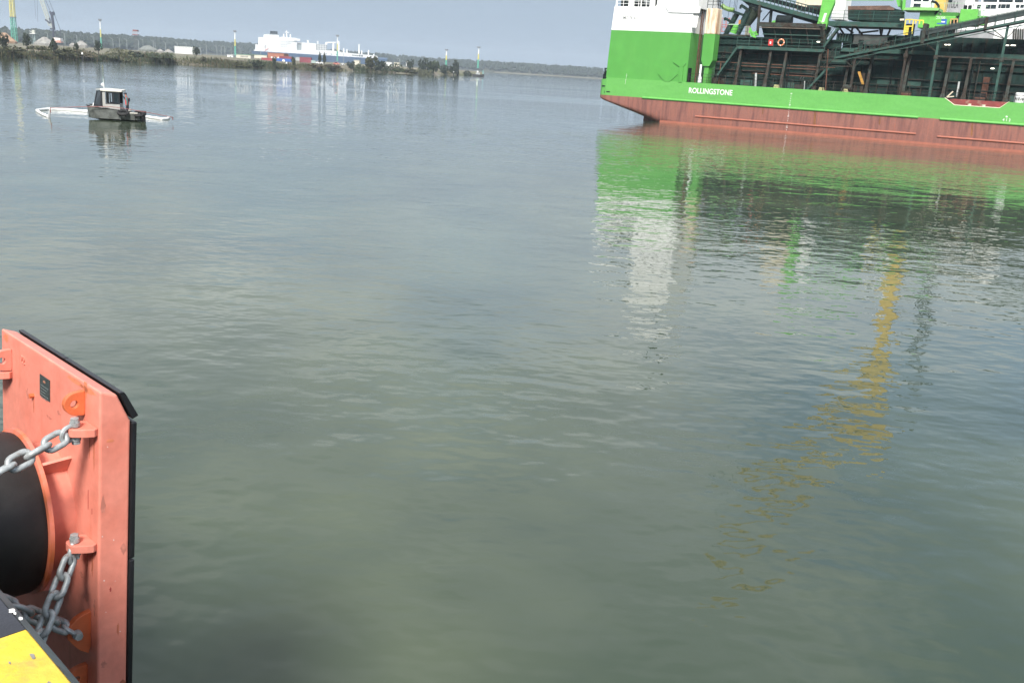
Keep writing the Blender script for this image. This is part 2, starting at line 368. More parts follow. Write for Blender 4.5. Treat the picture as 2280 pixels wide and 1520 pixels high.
for (t, z) in ((-2.212, 3.665), (-2.212, 3.082), (-3.335, 3.645)):
    ring_plate(tri_lug(t, .078, .115), (t, YB - .078), .013, 'z', z - .019, z + .019).build('chain_lug', mt_coral, fender, bevel=.003)
ring_plate([(YB, 2.72), (YB - .07, 2.695), (YB - .115, 2.65), (YB - .115, 2.60), (YB - .06, 2.52), (YB, 2.48)], (YB - .075, 2.62), .013, 'x', -2.243, -2.208).build('chain_lug', mt_orange, fender, bevel=.003)
FC = (-2.723, 3.088)
MB().lathe([(.33, .0), (.33, .16)], (FC[0], .862, FC[1]), (0, 1, 0), 48).build('spool', mt_coral, fender, smooth=True)
MB().lathe([(.40, .0), (.425, .004), (.425, .024), (.40, .028)], (FC[0], .838, FC[1]), (0, 1, 0), 64).build('flange', mt_flange, fender, smooth=True)
MB().lathe([(.52, -.05), (.52, .05), (.47, .12), (.43, .40), (.418, .62), (.412, .76), (.404, .785)], (FC[0], .052, FC[1]), (0, 1, 0), 64).build('rubber_cone', mt_rub, fender, smooth=True)
for ang_d in (53, 173, -67):
    a = radians(ang_d); d = Vector((cos(a), 0, sin(a))); w = Vector((-sin(a), 0, cos(a))) * .008
    c = Vector((FC[0], 0, FC[1])); P = [c + d*.325 + Vector((0, .866, 0)), c + d*.415 + Vector((0, .866, 0)), c + d*.44 + Vector((0, .985, 0)), c + d*.44 + Vector((0, .9995, 0)), c + d*.325 + Vector((0, .9995, 0))]
    MB().add([p - w for p in P] + [p + w for p in P], [(0,1,2,3,4), (9,8,7,6,5)] + [(i, i+5, (i+1) % 5 + 5, (i+1) % 5) for i in range(5)]).build('gusset', mt_coral, fender)
npl = MB().box(-2.864, -2.731, YB - .004, YB - .0005, CAM_H - 1.755, CAM_H - 1.641).build('name_plate', mt_plate, fender)
mt_pl2 = mat('plate_print', (.35, .16, .10), .5, var=.1); mt_pl3 = mat('plate_lines', (.16, .18, .18), .5, var=.1)
MB().box(-2.815, -2.785, YB - .0052, YB - .0042, CAM_H - 1.672, CAM_H - 1.662).build('print', mt_pl2, npl)
for k in range(5): MB().box(-2.852, -2.745 - .02*(k % 3), YB - .0052, YB - .0042, CAM_H - 1.695 - .016*k, CAM_H - 1.6925 - .016*k).build('print', mt_pl3, npl)
MB().tube((-2.96, YB - .022, CAM_H - 1.785), (-2.96, YB, CAM_H - 1.785), .013, n=6).build('bolt', mt_orange, fender)
text('weld_number', '22', .062, mt_coral, fender, (-3.14, YB - .002, CAM_H - 1.65), (1, 0, 0), (0, 0, 1), .003)
for (t, z, h) in ((-2.255, CAM_H - 2.16, .1), (-2.21, CAM_H - 2.17, .03)): MB().box(t, t + .004, YB - .0012, YB - .0003, z, z + h).build('scratch', mt_scr, fender)
random.seed(3)
for k in range(26):                                         # chipped paint specks on the near edge and lugs
    if k < 9: y, z = random.uniform(YB + .01, YB + .13), random.uniform(1.7, 3.6); r = random.uniform(.0012, .0028); MB().prism([(y + r*cos(a), z + 1.5*r*sin(a)) for a in (0, 1.3, 2.2, 3.4, 4.9)], 'x', T0 + .0003, T0 + .0008).build('paint_chip', mt_speck, fender)
    else: y, z = random.uniform(.1, .7), random.uniform(2.7, 3.2)

# overspray, scuffs and grime with ragged outlines on the back of the panel, worn spots on the kerb
mt_over = mat('overspray_orange', (.64, .21, .11), .5, var=.12, scale=20); mt_scuff = mat('scuff_grey', (.53, .19, .14), .7, var=.2, scale=30); mt_grime = mat('rust_run', (.50, .15, .085), .7, var=.25, scale=14, stretch=(2, 2, .4)); mt_worn = mat('worn_concrete', (.20, .19, .17), .9, var=.25, scale=30)
def ragged(cx, cz, w, h, n=13, j=.4): return [(cx + w*(1 + random.uniform(-j, j))*cos(2*pi*k/n), cz + h*(1 + random.uniform(-j, j))*sin(2*pi*k/n)) for k in range(n)]
random.seed(19)
for (t, z, w_, h_, m) in ((-2.28, TOPZ - .03, .10, .014, mt_over), (-2.42, TOPZ - .028, .09, .011, mt_over), (-2.29, 3.835, .022, .045, mt_over), (-3.36, TOPZ - .035, .035, .022, mt_over), (-2.62, 3.62, .022, .012, mt_scuff), (-2.75, 3.56, .035, .009, mt_scuff), (-2.40, 3.70, .012, .02, mt_scuff), (-3.05, 3.60, .018, .03, mt_scuff), (-2.19, 3.55, .007, .075, mt_grime), (-2.24, 3.56, .005, .055, mt_grime), (-2.20, 2.98, .008, .07, mt_grime), (-2.26, 2.97, .006, .05, mt_grime), (-2.30, 3.66, .007, .035, mt_grime), (-2.17, 2.75, .010, .05, mt_scuff), (-2.33, 2.86, .02, .014, mt_scuff), (-2.96, 3.56, .006, .04, mt_grime)):
    MB().prism(ragged(t, z, w_, h_), 'y', YB - .0009, YB - .0002).build('paint_mark', m, fender)
for (y, z, w_, h_, m) in ((YB + .02, 3.3, .010, .05, mt_scuff), (YB + .12, 3.05, .012, .025, mt_scuff), (YB + .10, 2.62, .006, .03, mt_grime), (YB + .03, 2.45, .012, .02, mt_scuff), (YB + .125, 2.3, .014, .03, mt_grime), (YB + .06, 2.85, .005, .012, mt_scr), (YB + .05, 3.62, .02, .008, mt_over)):
    MB().prism(ragged(y, z, w_, h_), 'x', T0 + .0002, T0 + .0009).build('paint_mark', m, fender)
for k in range(16):
    t = random.choice((random.uniform(-.35, -.11), random.uniform(-.05, .30))); y = random.uniform(-.2, -.03); r = random.uniform(.003, .009)
    MB().prism([(a, min(b, -.0165)) for a, b in ragged(t, y, r*1.8, r*.7, 9)], 'z', KZ + .0006, KZ + .0014).build('worn_spot', mt_worn, quay)
# chains: every link its own piece
def link_mesh(L, W, r, name='link'):
    hl, hw = L/2 - W/2, W/2 - r; pts = []
    for k in range(9): a = -pi/2 + pi*k/8; pts.append((hl + hw*cos(a), hw*sin(a), 0))
    for k in range(9): a = pi/2 + pi*k/8; pts.append((-hl + hw*cos(a), hw*sin(a), 0))
    mb = MB(); mb.path(pts, r, 8, closed=True); me = mb.mesh(name); me.materials.append(mt_galv)
    me.polygons.foreach_set('use_smooth', [True]*len(me.polygons)); return me
LINK = link_mesh(.138, .088, .0142)
def chain(label, pin_at, b, sag, sh_axis, twist=0.3):
    ch = thing('fender_chain', label, 'chain', QF.p0, QF.ang, 'galvanised chains holding the fender')
    c0, b = Vector(pin_at), Vector(b); d0 = (b - c0).normalized(); a = c0 + d0*.058
    L = (b - a).length; pitch = .0815; n = int(L / pitch)
    pts = [a.lerp(b, i/n) - Vector((0, 0, sag*4*(i/n)*(1 - i/n))) for i in range(n + 1)]
    for i in range(n):
        d = pts[i+1] - pts[i]; c = (pts[i] + pts[i+1]) / 2
        qn = d.to_track_quat('X', 'Z'); e = (qn.to_matrix() @ Matrix.Rotation((0 if i % 2 else pi/2) + twist + random.uniform(-.18, .18), 3, 'X')).to_euler()
        inst('link', LINK, ch, c, e)
    # shackle: a bow and a pin through the lug
    sd_ = Vector(sh_axis); bow = MB()
    pp = [c0 + d0*(.040 + .030*cos(-pi/2 + pi*k/10)) + sd_*(.034*sin(-pi/2 + pi*k/10)) for k in range(11)]
    pp = [c0 - sd_*.034] + pp + [c0 + sd_*.034]
    bow.path(pp, .0115, 8); bo = bow.build('shackle', mt_galv, ch, smooth=True)
    pin = MB(); c = c0
    pin.tube(c - sd_*.056, c + sd_*.050, .0105, n=10); pin.tube(c + sd_*.046, c + sd_*.062, .020, n=6); pin.tube(c - sd_*.064, c - sd_*.048, .020, n=6)
    pin.tube(c + sd_*.024, c + sd_*.045, .023, n=14); pin.tube(c - sd_*.046, c - sd_*.024, .023, n=14)
    pin.build('pin', mt_galv, bo)
    return ch
chain('upper galvanised chain running left from the top lug across the rubber cone', tilted(-2.212, YB - .078, 3.665), (-2.04, .02, 3.49), .015, (0, 0, 1), .5)
chain('middle galvanised chain hanging from the middle lug down behind the yellow kerb', tilted(-2.212, YB - .078, 3.082), (-1.62, .0, 2.0), .02, (0, 0, 1), .2)
chain('lower galvanised chain from the lowest lug up to the black kerb', tilted(-2.225, YB - .075, 2.62), (-2.12, .0, 3.5), .03, (1, 0, 0), .7)

# ================================================================== GREEN SHIP
SF = Frame((19.547, 129.747), atan2(-.506, .862))
ship = thing('work_ship', 'large green and white rock carrying ship with red lower hull and name on its side', 'ship', SF.p0, SF.ang)
mt_hgreen = mat('hull_green', (.108, .345, .072), .5, var=.05, scale=.6, c2=(.122, .38, .085), lo=.35, hi=.7, stretch=(.5, 1, 1.6), bump=.012, bscale=.55, c3=(.085, .29, .06), s3=.9, lo3=.54, hi3=.85, st3=(.4, 1, 1.4))
mt_tgreen = mat('deckhouse_green', (.078, .30, .052), .5, var=.04, scale=.5, bump=.012, bscale=.5, c3=(.10, .33, .06), s3=.7, lo3=.5, hi3=.85, st3=(1, 1, .3))
mt_hred = mat('hull_red', (.245, .102, .078), .62, var=.09, scale=.9, stretch=(2.4, 1, .26), c2=(.150, .062, .054), lo=.46, hi=.66, c3=(.36, .12, .075), s3=1.3, lo3=.55, hi3=.8, st3=(2.5, 1, .2), bump=.01, bscale=.7)
mt_redst = mat('strake_red', (.34, .115, .075), .55, var=.1, scale=1.2)
mt_white = mat('ship_white', (.82, .83, .82), .5, var=.03, scale=.7, bump=.01, bscale=.6, c3=(.70, .71, .69), s3=.9, lo3=.5, hi3=.8, st3=(1, 1, .35))
mt_rustw = mat('rusty_white', (.75, .66, .52), .6, var=.06, scale=1.0, c3=(.40, .16, .04), s3=1.5, lo3=.43, hi3=.66, st3=(2.2, 2.2, .22))
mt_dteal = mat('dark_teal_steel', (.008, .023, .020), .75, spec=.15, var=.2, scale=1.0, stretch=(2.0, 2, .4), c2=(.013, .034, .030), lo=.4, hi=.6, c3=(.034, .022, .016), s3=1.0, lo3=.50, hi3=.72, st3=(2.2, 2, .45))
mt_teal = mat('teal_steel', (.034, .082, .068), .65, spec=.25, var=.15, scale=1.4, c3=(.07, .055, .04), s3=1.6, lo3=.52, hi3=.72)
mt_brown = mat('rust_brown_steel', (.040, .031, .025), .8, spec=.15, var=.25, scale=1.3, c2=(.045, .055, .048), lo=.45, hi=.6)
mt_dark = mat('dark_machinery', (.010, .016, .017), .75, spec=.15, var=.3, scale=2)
mt_lgreen = mat('crane_green', (.13, .45, .075), .45, var=.06, scale=1.2, c3=(.09, .28, .06), s3=1.8, lo3=.55, hi3=.8)
mt_yellow = mat('crane_yellow', (.60, .42, .10), .5, var=.08, scale=.9)
mt_letter = mat('lettering_white', (.80, .80, .78), .6, var=.03)
mt_ink = mat('lettering_grey', (.10, .11, .11), .6, var=.05)
mt_glass = mat('window_dark', (.02, .03, .035), .12, var=.15, scale=1)
mt_rust = mat('rusty_pipe', (.13, .055, .032), .75, var=.25, scale=3)
mt_deckred = mat('deck_red', (.23, .045, .04), .65, var=.15, scale=1.5, c3=(.30, .22, .16), s3=1.2, lo3=.5, hi3=.7)
mt_cream = mat('cream_panel', (.66, .58, .45), .6, var=.06, scale=1, c3=(.45, .35, .22), s3=1.2, lo3=.55, hi3=.75)
mt_lamp = mat('lamp_lit', (.9, .9, .9), .4, var=0, emit=(1, .93, .8, 1.6))
mt_red = mat('signal_red', (.50, .035, .03), .5, var=.08, scale=4)
def pbox(px0, py0, px1, py1, o, depth, mb=None):
    """box whose camera-side face covers a measured rectangle at inboard distance o"""
    xm, ym = (px0 + px1)/2, (py0 + py1)/2
    mb = mb or MB(); return mb.box(SF(px0, ym, o).x, SF(px1, ym, o).x, o, o + depth, SF(xm, py1, o).z, SF(xm, py0, o).z)
S_END = 62.0; DECK = 5.3; SPLIT = 2.97; BEAM = 26.0
def lerp_tab(tab, x):
    for (a, ya), (b, yb) in zip(tab, tab[1:]):
        if x <= b: return ya + (yb - ya) * max(0, (x - a)) / (b - a)
    return tab[-1][1]
zb = [(-11.35, 2.55), (-10.6, 2.28), (-5.7, .86), (-3.6, .15), (-2.4, -.3), (0, -1.0), (4, -1.7), (90, -1.8)]
rb = [(-11.35, .22), (-8, .5), (-5, .9), (-2, 1.3), (2, 1.6), (90, 1.6)]
st = [-11.35, -11, -10.5, -10, -9, -8, -7, -6.3, -5.7, -5, -4.3, -3.6, -3, -2.4, -1.6, -.8, 0, 1, 2, 4, 8, 16, 30, 45, S_END]
lo = MB(); NP = 0
for s in st:
    z, r = lerp_tab(zb, s), lerp_tab(rb, s); r = min(r, SPLIT - z - .05)
    hullin = .55 if s < -11.3 else (.2 if s < -10.9 else (.06 if s < -10.4 else 0))
    sec = [(hullin, SPLIT)] + [(hullin + r - r*cos(radians(a)), z + r - r*sin(radians(a))) for a in (0, 15, 30, 45, 60, 75, 90)] + [(BEAM/2, z - .1), (BEAM - hullin, z), (BEAM - hullin, SPLIT)]
    NP = len(sec); lo.v += [(s, o, zz) for o, zz in sec]
for i in range(len(st) - 1):
    for k in range(NP - 1): lo.f.append((i*NP + k, (i+1)*NP + k, (i+1)*NP + k + 1, i*NP + k + 1)); lo.mi.append(0)
lo.f.append(tuple(range(NP))); lo.mi.append(0)
lo.build('lower_hull', mt_hred, ship, smooth=True)
up_ = MB(); us = [-11.35, -11, -10.5, 32.5, 33.6, 38.25, 39.05, S_END]; tops = [5.05, 5.06, 5.08, DECK, 4.58, 4.58, DECK, DECK]
us.insert(3, -10.3); tops.insert(3, DECK)
for s, tz in zip(us, tops):
    hi_ = .55 if s < -11.3 else (.2 if s < -10.9 else (.06 if s < -10.45 else 0))
    up_.v += [(s, hi_, SPLIT), (s, hi_, tz), (s, hi_ + .12, tz), (s, hi_ + .12, SPLIT + .3)]
for i in range(len(us) - 1):
    for k in range(3): up_.f.append((i*4 + k, (i+1)*4 + k, (i+1)*4 + k + 1, i*4 + k + 1)); up_.mi.append(0)
up_.f += [(0, 1, 2, 3)]; up_.mi.append(0)
up_.box(-11.33, -11.2, .56, BEAM - .6, SPLIT, 5.05)                 # transom
up_.box(-11.3, S_END, BEAM - .13, BEAM, SPLIT, DECK)
up_.build('hull', mt_hgreen, ship)
MB().box(-11.2, -10.3, .66, BEAM - .6, 4.9, 5.0).box(-10.3, S_END, 1.35, BEAM - .14, 5.08, 5.2).box(-10.3, 32.0, .125, 1.35, 5.08, 5.2).box(39.6, S_END, .125, 1.35, 5.08, 5.2).box(32, 39.6, .125, 1.35, 4.2, 4.3).build('deck', mt_dark, ship)
MB().box(31.9, 39.7, 1.2, 1.34, 4.31, 5.28).build('bulwark_recess', mt_deckred, ship)
rec = MB(); rec.path([(32.45, .06, DECK + .03), (33.6, .06, 4.61), (38.25, .06, 4.61), (39.1, .06, DECK + .03)], .05, 6); rec.build('recess_trim', mt_cream, ship)
for (a, b) in ((2150, 2166), (2182, 2198)):
    c = SF((a+b)/2, 236, .8); MB().tube((c.x, .8, 4.3), (c.x, .8, 4.85), .16, .2, n=12).build('bollard', mt_cream, ship)
for (a, b, r, z, m) in ((-4.8, 30.0, .15, 2.97, mt_hgreen), (32.35, S_END, .15, 2.97, mt_hgreen), (2.9, 30.05, .12, 1.10, mt_redst), (32.4, S_END, .12, 1.0, mt_redst)):
    MB().tube((a, .0, z), (b, .0, z), r, n=14).build('rubbing_strake', m, ship, smooth=True)
MB().box(-2.0, S_END, -.004, .03, -.2, .24).build('waterline_band', mt_redst, ship)
mt_rstreak = mat('rust_streak', (.21, .085, .03), .8, var=.3, scale=3, stretch=(3, 1, .3))
for (px, y0, y1, w_) in ((1815, 246, 282, .28), (1700, 236, 252, .12), (1960, 258, 275, .15), (2165, 272, 300, .2), (1905, 252, 262, .1)):
    a, b = SF(px, y0), SF(px - 2, y1); MB().prism([(a.x - w_*.3, a.z), (a.x + w_*.3, a.z), (b.x + w_*.6, b.z), (b.x + w_*.1, b.z - .25), (b.x - w_*.5, b.z + .1)], 'y', -.004, .0).build('rust_streak', mt_rstreak, ship)
for k in range(18): x = -8.5 + 3.15*k; MB().box(x, x + .035, -.007, .0, SPLIT + .17, DECK - .05 if not 32 < x < 39.5 else 4.5).build('weld_seam', mt_hgreen, ship)
sk = MB(); sk.prism([(-5.9, -1.5), (-5.75, .55), (-4.2, .9), (-1.5, .5), (-1.0, -1.5)], 'y', 3.2, 3.9); sk.build('skeg', mt_hred, ship)
def fit_text(name, body, m, parent, frame, p0, p1, h, o, font_cap=.70, bold=.0):
    """lettering from point p0 to p1 (s, z) with cap height h"""
    size = h / font_cap; t = text(name, body, size, m, parent, (0, 0, 0), (1, 0, 0), (0, 0, 1), .01, bold=bold)
    xs = [v.co.x for v in t.data.vertices]; w = max(xs) - min(xs); L = p1[0] - p0[0]; sh = (p1[1] - p0[1]) / L
    for v in t.data.vertices:
        x = (v.co.x - min(xs)) * L / w; v.co = (p0[0] + x, o + v.co.y, p0[1] + v.co.z + sh * x)
    return t
fit_text('name_lettering', 'ROLLINGSTONE', mt_letter, ship, SF, (1.64, 3.99), (7.5, 4.02), .66, -.004, bold=.012)
a, b = SF(1386, 43.2), SF(1423.5, 44.6)
fit_text('number_lettering', 'IMO 7814101', mt_ink, ship, SF, (a.x, a.z), (b.x, b.z), .40, .054, bold=.004)
for k in range(17):
    z = 4.6 - k*.27; big = k % 5 == 0
    text('draft_mark', '8642M'[(-k - 1) % 5] if not big else 'M', .26 if big else .19, mt_letter, ship, (14.9 - (.04 if big else 0), -.006 - (.155 if 2.75 < z < 3.15 else 0), z), (1, 0, 0), (0, 0, 1), .008)
for k in range(8): p = SF(1394.3 - .4*k, 167 + 2.9*k); text('draft_mark', '86428642'[k], .17, mt_letter, ship, (p.x, .05 if p.z > DECK else -.006, p.z), (1, 0, 0), (0, 0, 1), .008)
fit_text('load_mark', '4 1 3', mt_letter, ship, SF, (SF(2232, 269).x, 3.22), (SF(2249, 270).x, 3.22), .32, -.004)
MB().box(SF(2239, 262).x, SF(2243, 262).x, -.01, .0, 3.66, 3.8).build('load_mark', mt_letter, ship)
# stern rust and vents
for (px, py, w, h) in ((1340, 190, 8, 3), (1348, 188, 4, 9), (1350, 203, 9, 3), (1345, 202, 3, 6)):
    p = SF(px, py); MB().box(p.x, p.x + w/16.5, -.006 + (.06 if p.x < -10.4 else 0), .0 + (.06 if p.x < -10.4 else 0), p.z - h/18, p.z).build('scrape_mark', mt_dark, ship)
for (px, py) in ((1370, 190), (1369, 203)):
    p = SF(px, py); MB().box(p.x - .3, p.x + .3, -.012, .0, p.z - .18, p.z + .15).build('hull_vent', mt_hgreen, ship)
f = MB(); f.box(-11.25, -10.6, .7, 1.4, 5.0, 5.7); f.tube((-11.1, .9, 5.0), (-11.1, .9, 6.4), .09); f.tube((-10.6, .9, 5.0), (-10.6, .9, 6.5), .09); f.tube((-11.2, .9, 6.45), (-10.5, .9, 6.45), .07); f.tube((-11.0, .8, 5.9), (-10.62, .8, 5.9), .28, n=12)
f.build('stern_fairlead', mt_dark, ship)

# --- stern deckhouse
TS0, TS1, WZ = -10.46, 1.1, 11.43
gt = MB(); gt.v += [(TS0, .06, DECK), (TS1, .06, DECK), (TS1, 11, DECK), (TS0, 11, DECK), (TS0 + .22, .06, WZ), (TS1, .06, WZ), (TS1, 11, WZ), (TS0 + .22, 11, WZ)]
gt.f += [(3,2,1,0),(4,5,6,7),(0,1,5,4),(1,2,6,5),(2,3,7,6),(3,0,4,7)]; gt.mi += [0]*6
dh = gt.build('deckhouse', mt_tgreen, ship)
TZ = 14.45
wt = MB(); wt.v += [(TS0 + .22, .06, WZ), (TS1, .06, WZ), (TS1, 11, WZ), (TS0 + .22, 11, WZ), (TS0 + .42, .06, TZ), (TS1, .06, TZ), (TS1, 11, TZ), (TS0 + .42, 11, TZ)]
wt.f += [(3,2,1,0),(4,5,6,7),(0,1,5,4),(1,2,6,5),(2,3,7,6),(3,0,4,7)]; wt.mi += [0]*6
wt.build('deckhouse_upper', mt_white, ship)
# proud casings on the side
def casing(pts, m, d=.16, o=.06):
    P = [SF(x, y, o) for x, y in pts]; MB().prism([(p.x, p.z) for p in P], 'y', o - d, o - .001).build('side_casing', m, ship)
casing([(1466, 165), (1509, 166), (1492, 182), (1479, 181)], mt_tgreen, .10)
casing([(1500, 139), (1528, 141), (1522, 149), (1513, 149)], mt_tgreen, .12)
casing([(1513, 149.2), (1522, 149.2), (1519, 184), (1511, 184)], mt_tgreen, .12)
casing([(1482, 15), (1561, 16), (1558, 30), (1490, 28)], mt_white, .14)
casing([(1490, 33), (1556, 36), (1551, 62), (1488, 60)], mt_white, .03)
for px in (1423, 1452): 
    a, b = SF(px + 1, 20, .06), SF(px - 3, 66, .06); MB().bar((a.x, .052, a.z), (b.x, .052, b.z), .03, .05).build('weld_seam', mt_white, ship)
p = SF(1536, 150, .0)
US0 = SF(1463, 5).x
uw = MB(); uw.box(US0, TS1 + .55, .06, 8, TZ + .003, 25.3); uw.build('bridge_tower', mt_white, ship)
fil = MB(); c = Vector((US0 - .45, TZ + .45)); pts = [(US0 + .01, TZ + .004)] + [(c.x + .45*cos(radians(a)), c.y + .45*sin(radians(a))) for a in range(-90, 1, 15)]
fil.prism(pts, 'y', .07, .5); fil.build('corner_fillet', mt_white, ship)
for k, (zz) in enumerate((15.9, 18.6)):
    for j in range(3):
        MB().box(US0 + .8 + 1.8*j, US0 + 1.7 + 1.8*j, .03, .06, zz, zz + .8).build('window', mt_glass, ship)
MB().box(TS0 + .5, US0, .2, 8, 17.6, 17.85).build('upper_deck_roof', mt_white, ship)
MB().box(TS0 + 1.2, US0, 3.4, 3.6, TZ, 17.6).build('upper_wall', mt_white, ship)
for j in range(3): MB().box(TS0 + 1.8 + 1.6*j, TS0 + 2.7 + 1.6*j, 3.36, 3.4, TZ + 1.0, TZ + 2.1).build('window', mt_glass, ship)
for j in range(4): p = TS0 + .62 + 1.75*j; MB().tube((p, .3, TZ), (p, .3, 17.6), .08).build('stanchion', mt_white, ship)
railing(ship, [(TS0 + .5, .25, TZ), (US0 - .5, .25, TZ)], 1.1, mt_white, 1.2)
mach = MB(); random.seed(11)
for k in range(9): x = TS0 + .9 + k*.62; h = random.uniform(.5, 1.5); mach.box(x, x + random.uniform(.3, .55), .9, 1.6, TZ, TZ + h)
mach.build('deck_machinery', mt_dark, ship)
for x in (TS0 + 2.2, TS0 + 5.2): MB().box(x, x + .7, .6, .9, TZ, TZ + .9).build('vent_box', mt_white, ship)
ms = MB(); ms.tube((-1.0, 3, 25.3), (-1.0, 3, 31.5), .22, .1); ms.bar((-2.2, 3, 28.3), (.2, 3, 28.3), .12); ms.bar((-1.8, 3, 29.8), (-.2, 3, 29.8), .3, .15); ms.tube((-3.2, 3, 25.3), (-3.2, 3, 28), .06); ms.build('radar_mast', mt_dark, ship)
# forward end: openings, pipe, rusty trunk
MB().box(TS1 + .001, TS1 + .05, .35, 1.5, 5.35, 7.1).build('door_opening', mt_dark, ship)
pp_ = MB(); pp_.tube((TS1 + .25, 2.6, 5.3), (TS1 + .25, 2.6, 15.6), .09); pp_.tube((TS1 + .3, 3.1, 6.2), (TS1 + .3, 3.1, 15.6), .07); pp_.build('vent_pipe', mt_rust, ship)
t0, t1 = SF(1562.5, 76, .9).x, SF(1592, 76, .9).x; zt_ = SF(1580, 19, .9).z; zg = SF(1578, 76, .9).z; zl = SF(1572, 134, .9).z
MB().box(t0 + .3, t1 + .05, .9, 2.6, zg, zt_).build('trunk_upper', mt_rustw, ship, bevel=.08)
MB().box(t0 + .3, t1 + .05, .9, 2.6, zl, zg - .002).build('trunk', mt_tgreen, ship)
MB().prism([(t0 + .3, zl), (t1 + .05, zl), (t1 - .3, zl - .75), (t0 + .6, zl - .75)], 'y', .9, 2.6).build('trunk_hopper', mt_tgreen, ship)
MB().box(t0 + .75, t1 - .4, 1.1, 2.4, 5.2, zl - .75).build('trunk_leg', mt_tgreen, ship)
railing(ship, [(t0 + .35, .95, zt_), (t1, .95, zt_), (t1, 2.5, zt_)], 1.3, mt_dark, .9)
cyl = MB(); c = SF(1558, 172, .5); cyl.tube((c.x, .5, 5.35), (c.x, .5, 6.1), .28, n=14); cyl.tube((c.x, .5, 6.1), (c.x, .5, 7.6), .14, n=12); cyl.build('vent_cowl', mt_white, ship, smooth=True)

# --- side deck railing
railing(ship, [(TS1 + .3, .08, DECK), (32.2, .08, DECK)], 1.12, mt_brown, 1.22, r=.026, rp=.03)
railing(ship, [(32.4, 1.27, 5.25), (39.5, 1.27, 5.25)], 1.12, mt_brown, 1.25, r=.026, rp=.03)
railing(ship, [(39.6, .08, DECK), (S_END, .08, DECK)], 1.12, mt_brown, 1.25, r=.026, rp=.03)

# --- rock hold: wall, ledges, buttresses
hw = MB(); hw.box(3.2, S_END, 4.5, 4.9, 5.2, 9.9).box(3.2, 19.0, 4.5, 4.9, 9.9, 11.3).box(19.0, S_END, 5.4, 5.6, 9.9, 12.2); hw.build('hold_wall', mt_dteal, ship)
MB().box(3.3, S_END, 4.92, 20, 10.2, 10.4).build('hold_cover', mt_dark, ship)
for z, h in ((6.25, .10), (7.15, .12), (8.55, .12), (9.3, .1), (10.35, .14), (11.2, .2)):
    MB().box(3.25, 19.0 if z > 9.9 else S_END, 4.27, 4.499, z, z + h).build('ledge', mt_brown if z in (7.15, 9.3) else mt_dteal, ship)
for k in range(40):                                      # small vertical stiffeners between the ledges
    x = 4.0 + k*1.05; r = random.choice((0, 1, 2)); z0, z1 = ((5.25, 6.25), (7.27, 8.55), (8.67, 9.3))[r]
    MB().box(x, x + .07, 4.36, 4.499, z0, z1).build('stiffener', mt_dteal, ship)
for k in range(14):                                      # plates of differing paint between the ledges
    x = 3.4 + k*2.9 + random.uniform(-.4, .4); z0, z1 = random.choice(((5.3, 6.2), (6.4, 7.1), (7.3, 8.5), (8.7, 9.25)))
    MB().box(x, x + random.uniform(1.2, 2.4), 4.47, 4.499, z0 + .05, z1 - .03).build('wall_plate', random.choice((mt_teal, mt_brown, mt_dteal)), ship)
butts = [((1636, 190), (1651, 115)), ((1702, 193), (1721, 115)), ((1737, 194), (1756, 117)), ((1814, 180), (1827, 136)), ((1877, 203), (1886, 150)), ((1926, 207), (1939, 158)), ((2008, 212), (2027, 140)), ((2097, 217), (2118, 131)), ((2143, 222), (2165, 135)), ((2237, 225), (2260, 138))]
bx_ = [SF(b[0], b[1], 2.7).x for b, t in butts] + [44.5, 48, 51.5, 55, 58.5]
for x in bx_:
    MB().prism([(2.35, 5.2), (2.55, 5.9), (3.35, 9.9), (4.4, 9.9), (4.4, 5.2)], 'x', x + .03, x + .13).build('buttress_web', mt_dteal, ship)
    fl = MB(); fl.add([(x - .28, 2.3, 5.2), (x + .40, 2.3, 5.2), (x + .25, 2.52, 5.9), (x - .10, 2.52, 5.9), (x + .22, 3.33, 9.9), (x - .06, 3.33, 9.9)], [(0, 1, 2, 3), (3, 2, 4, 5)]); fl.build('buttress', mt_brown, ship)
for (z, o, a, b) in ((8.1, 4.05, 3.4, 18.8), (7.75, 3.95, 6.5, 18.0), (6.9, 4.1, 8.5, 16.5)):
    MB().tube((a, o, z), (b, o, z), .06, n=6).build('pipe', mt_rust, ship)
for x, z1, m in ((4.1, 8.0, mt_rust), (12.8, 9.8, mt_dark), (13.15, 9.8, mt_dark), (25.6, 9.4, mt_dark), (34.4, 9.2, mt_dark), (35.0, 9.6, mt_brown)):
    MB().tube((x, 4.0, 5.2), (x, 4.0, z1), .07, n=6).build('pipe', m, ship)
fit_text('number_lettering', '22', mt_ink, ship, SF, (SF(1782, 160, 4.45).x, 6.5), (SF(1793, 160, 4.45).x, 6.5), .45, 4.46)
# side walkway
wl, wr = SF(1640, 104, 3.1).x, SF(1836, 108, 3.1).x; wz = 10.1
MB().box(wl, wr, 3.1, 4.26, wz - .12, wz + .02).box(wl, wr, 3.04, 3.1, wz - .28, wz + .1).build('walkway', mt_teal, ship)
railing(ship, [(wl, 3.1, wz), (wr, 3.1, wz)], 1.15, mt_teal, 1.6, r=.026)
stairs(ship, SF(1597, 168, 3.0), SF(1641, 106, 3.0), (0, 1, 0), mt_teal, 14, .75)
stairs(ship, SF(1797, 200, 2.0), SF(1842, 152, 2.0), (0, 1, 0), mt_teal, 10, .75, rail=mt_brown)
stairs(ship, SF(1833, 106, 3.2), SF(1866, 62, 3.2), (0, 1, 0), mt_teal, 10, .75, rail=mt_teal)
lbx = SF(1829, 135, 2.2); MB().box(lbx.x, lbx.x + 1.0, 2.0, 3.0, lbx.z - .05, lbx.z + .05).build('landing', mt_brown, ship)
railing(ship, [(lbx.x, 2.0, lbx.z), (lbx.x + 1.0, 2.0, lbx.z)], 1.1, mt_brown, .5)
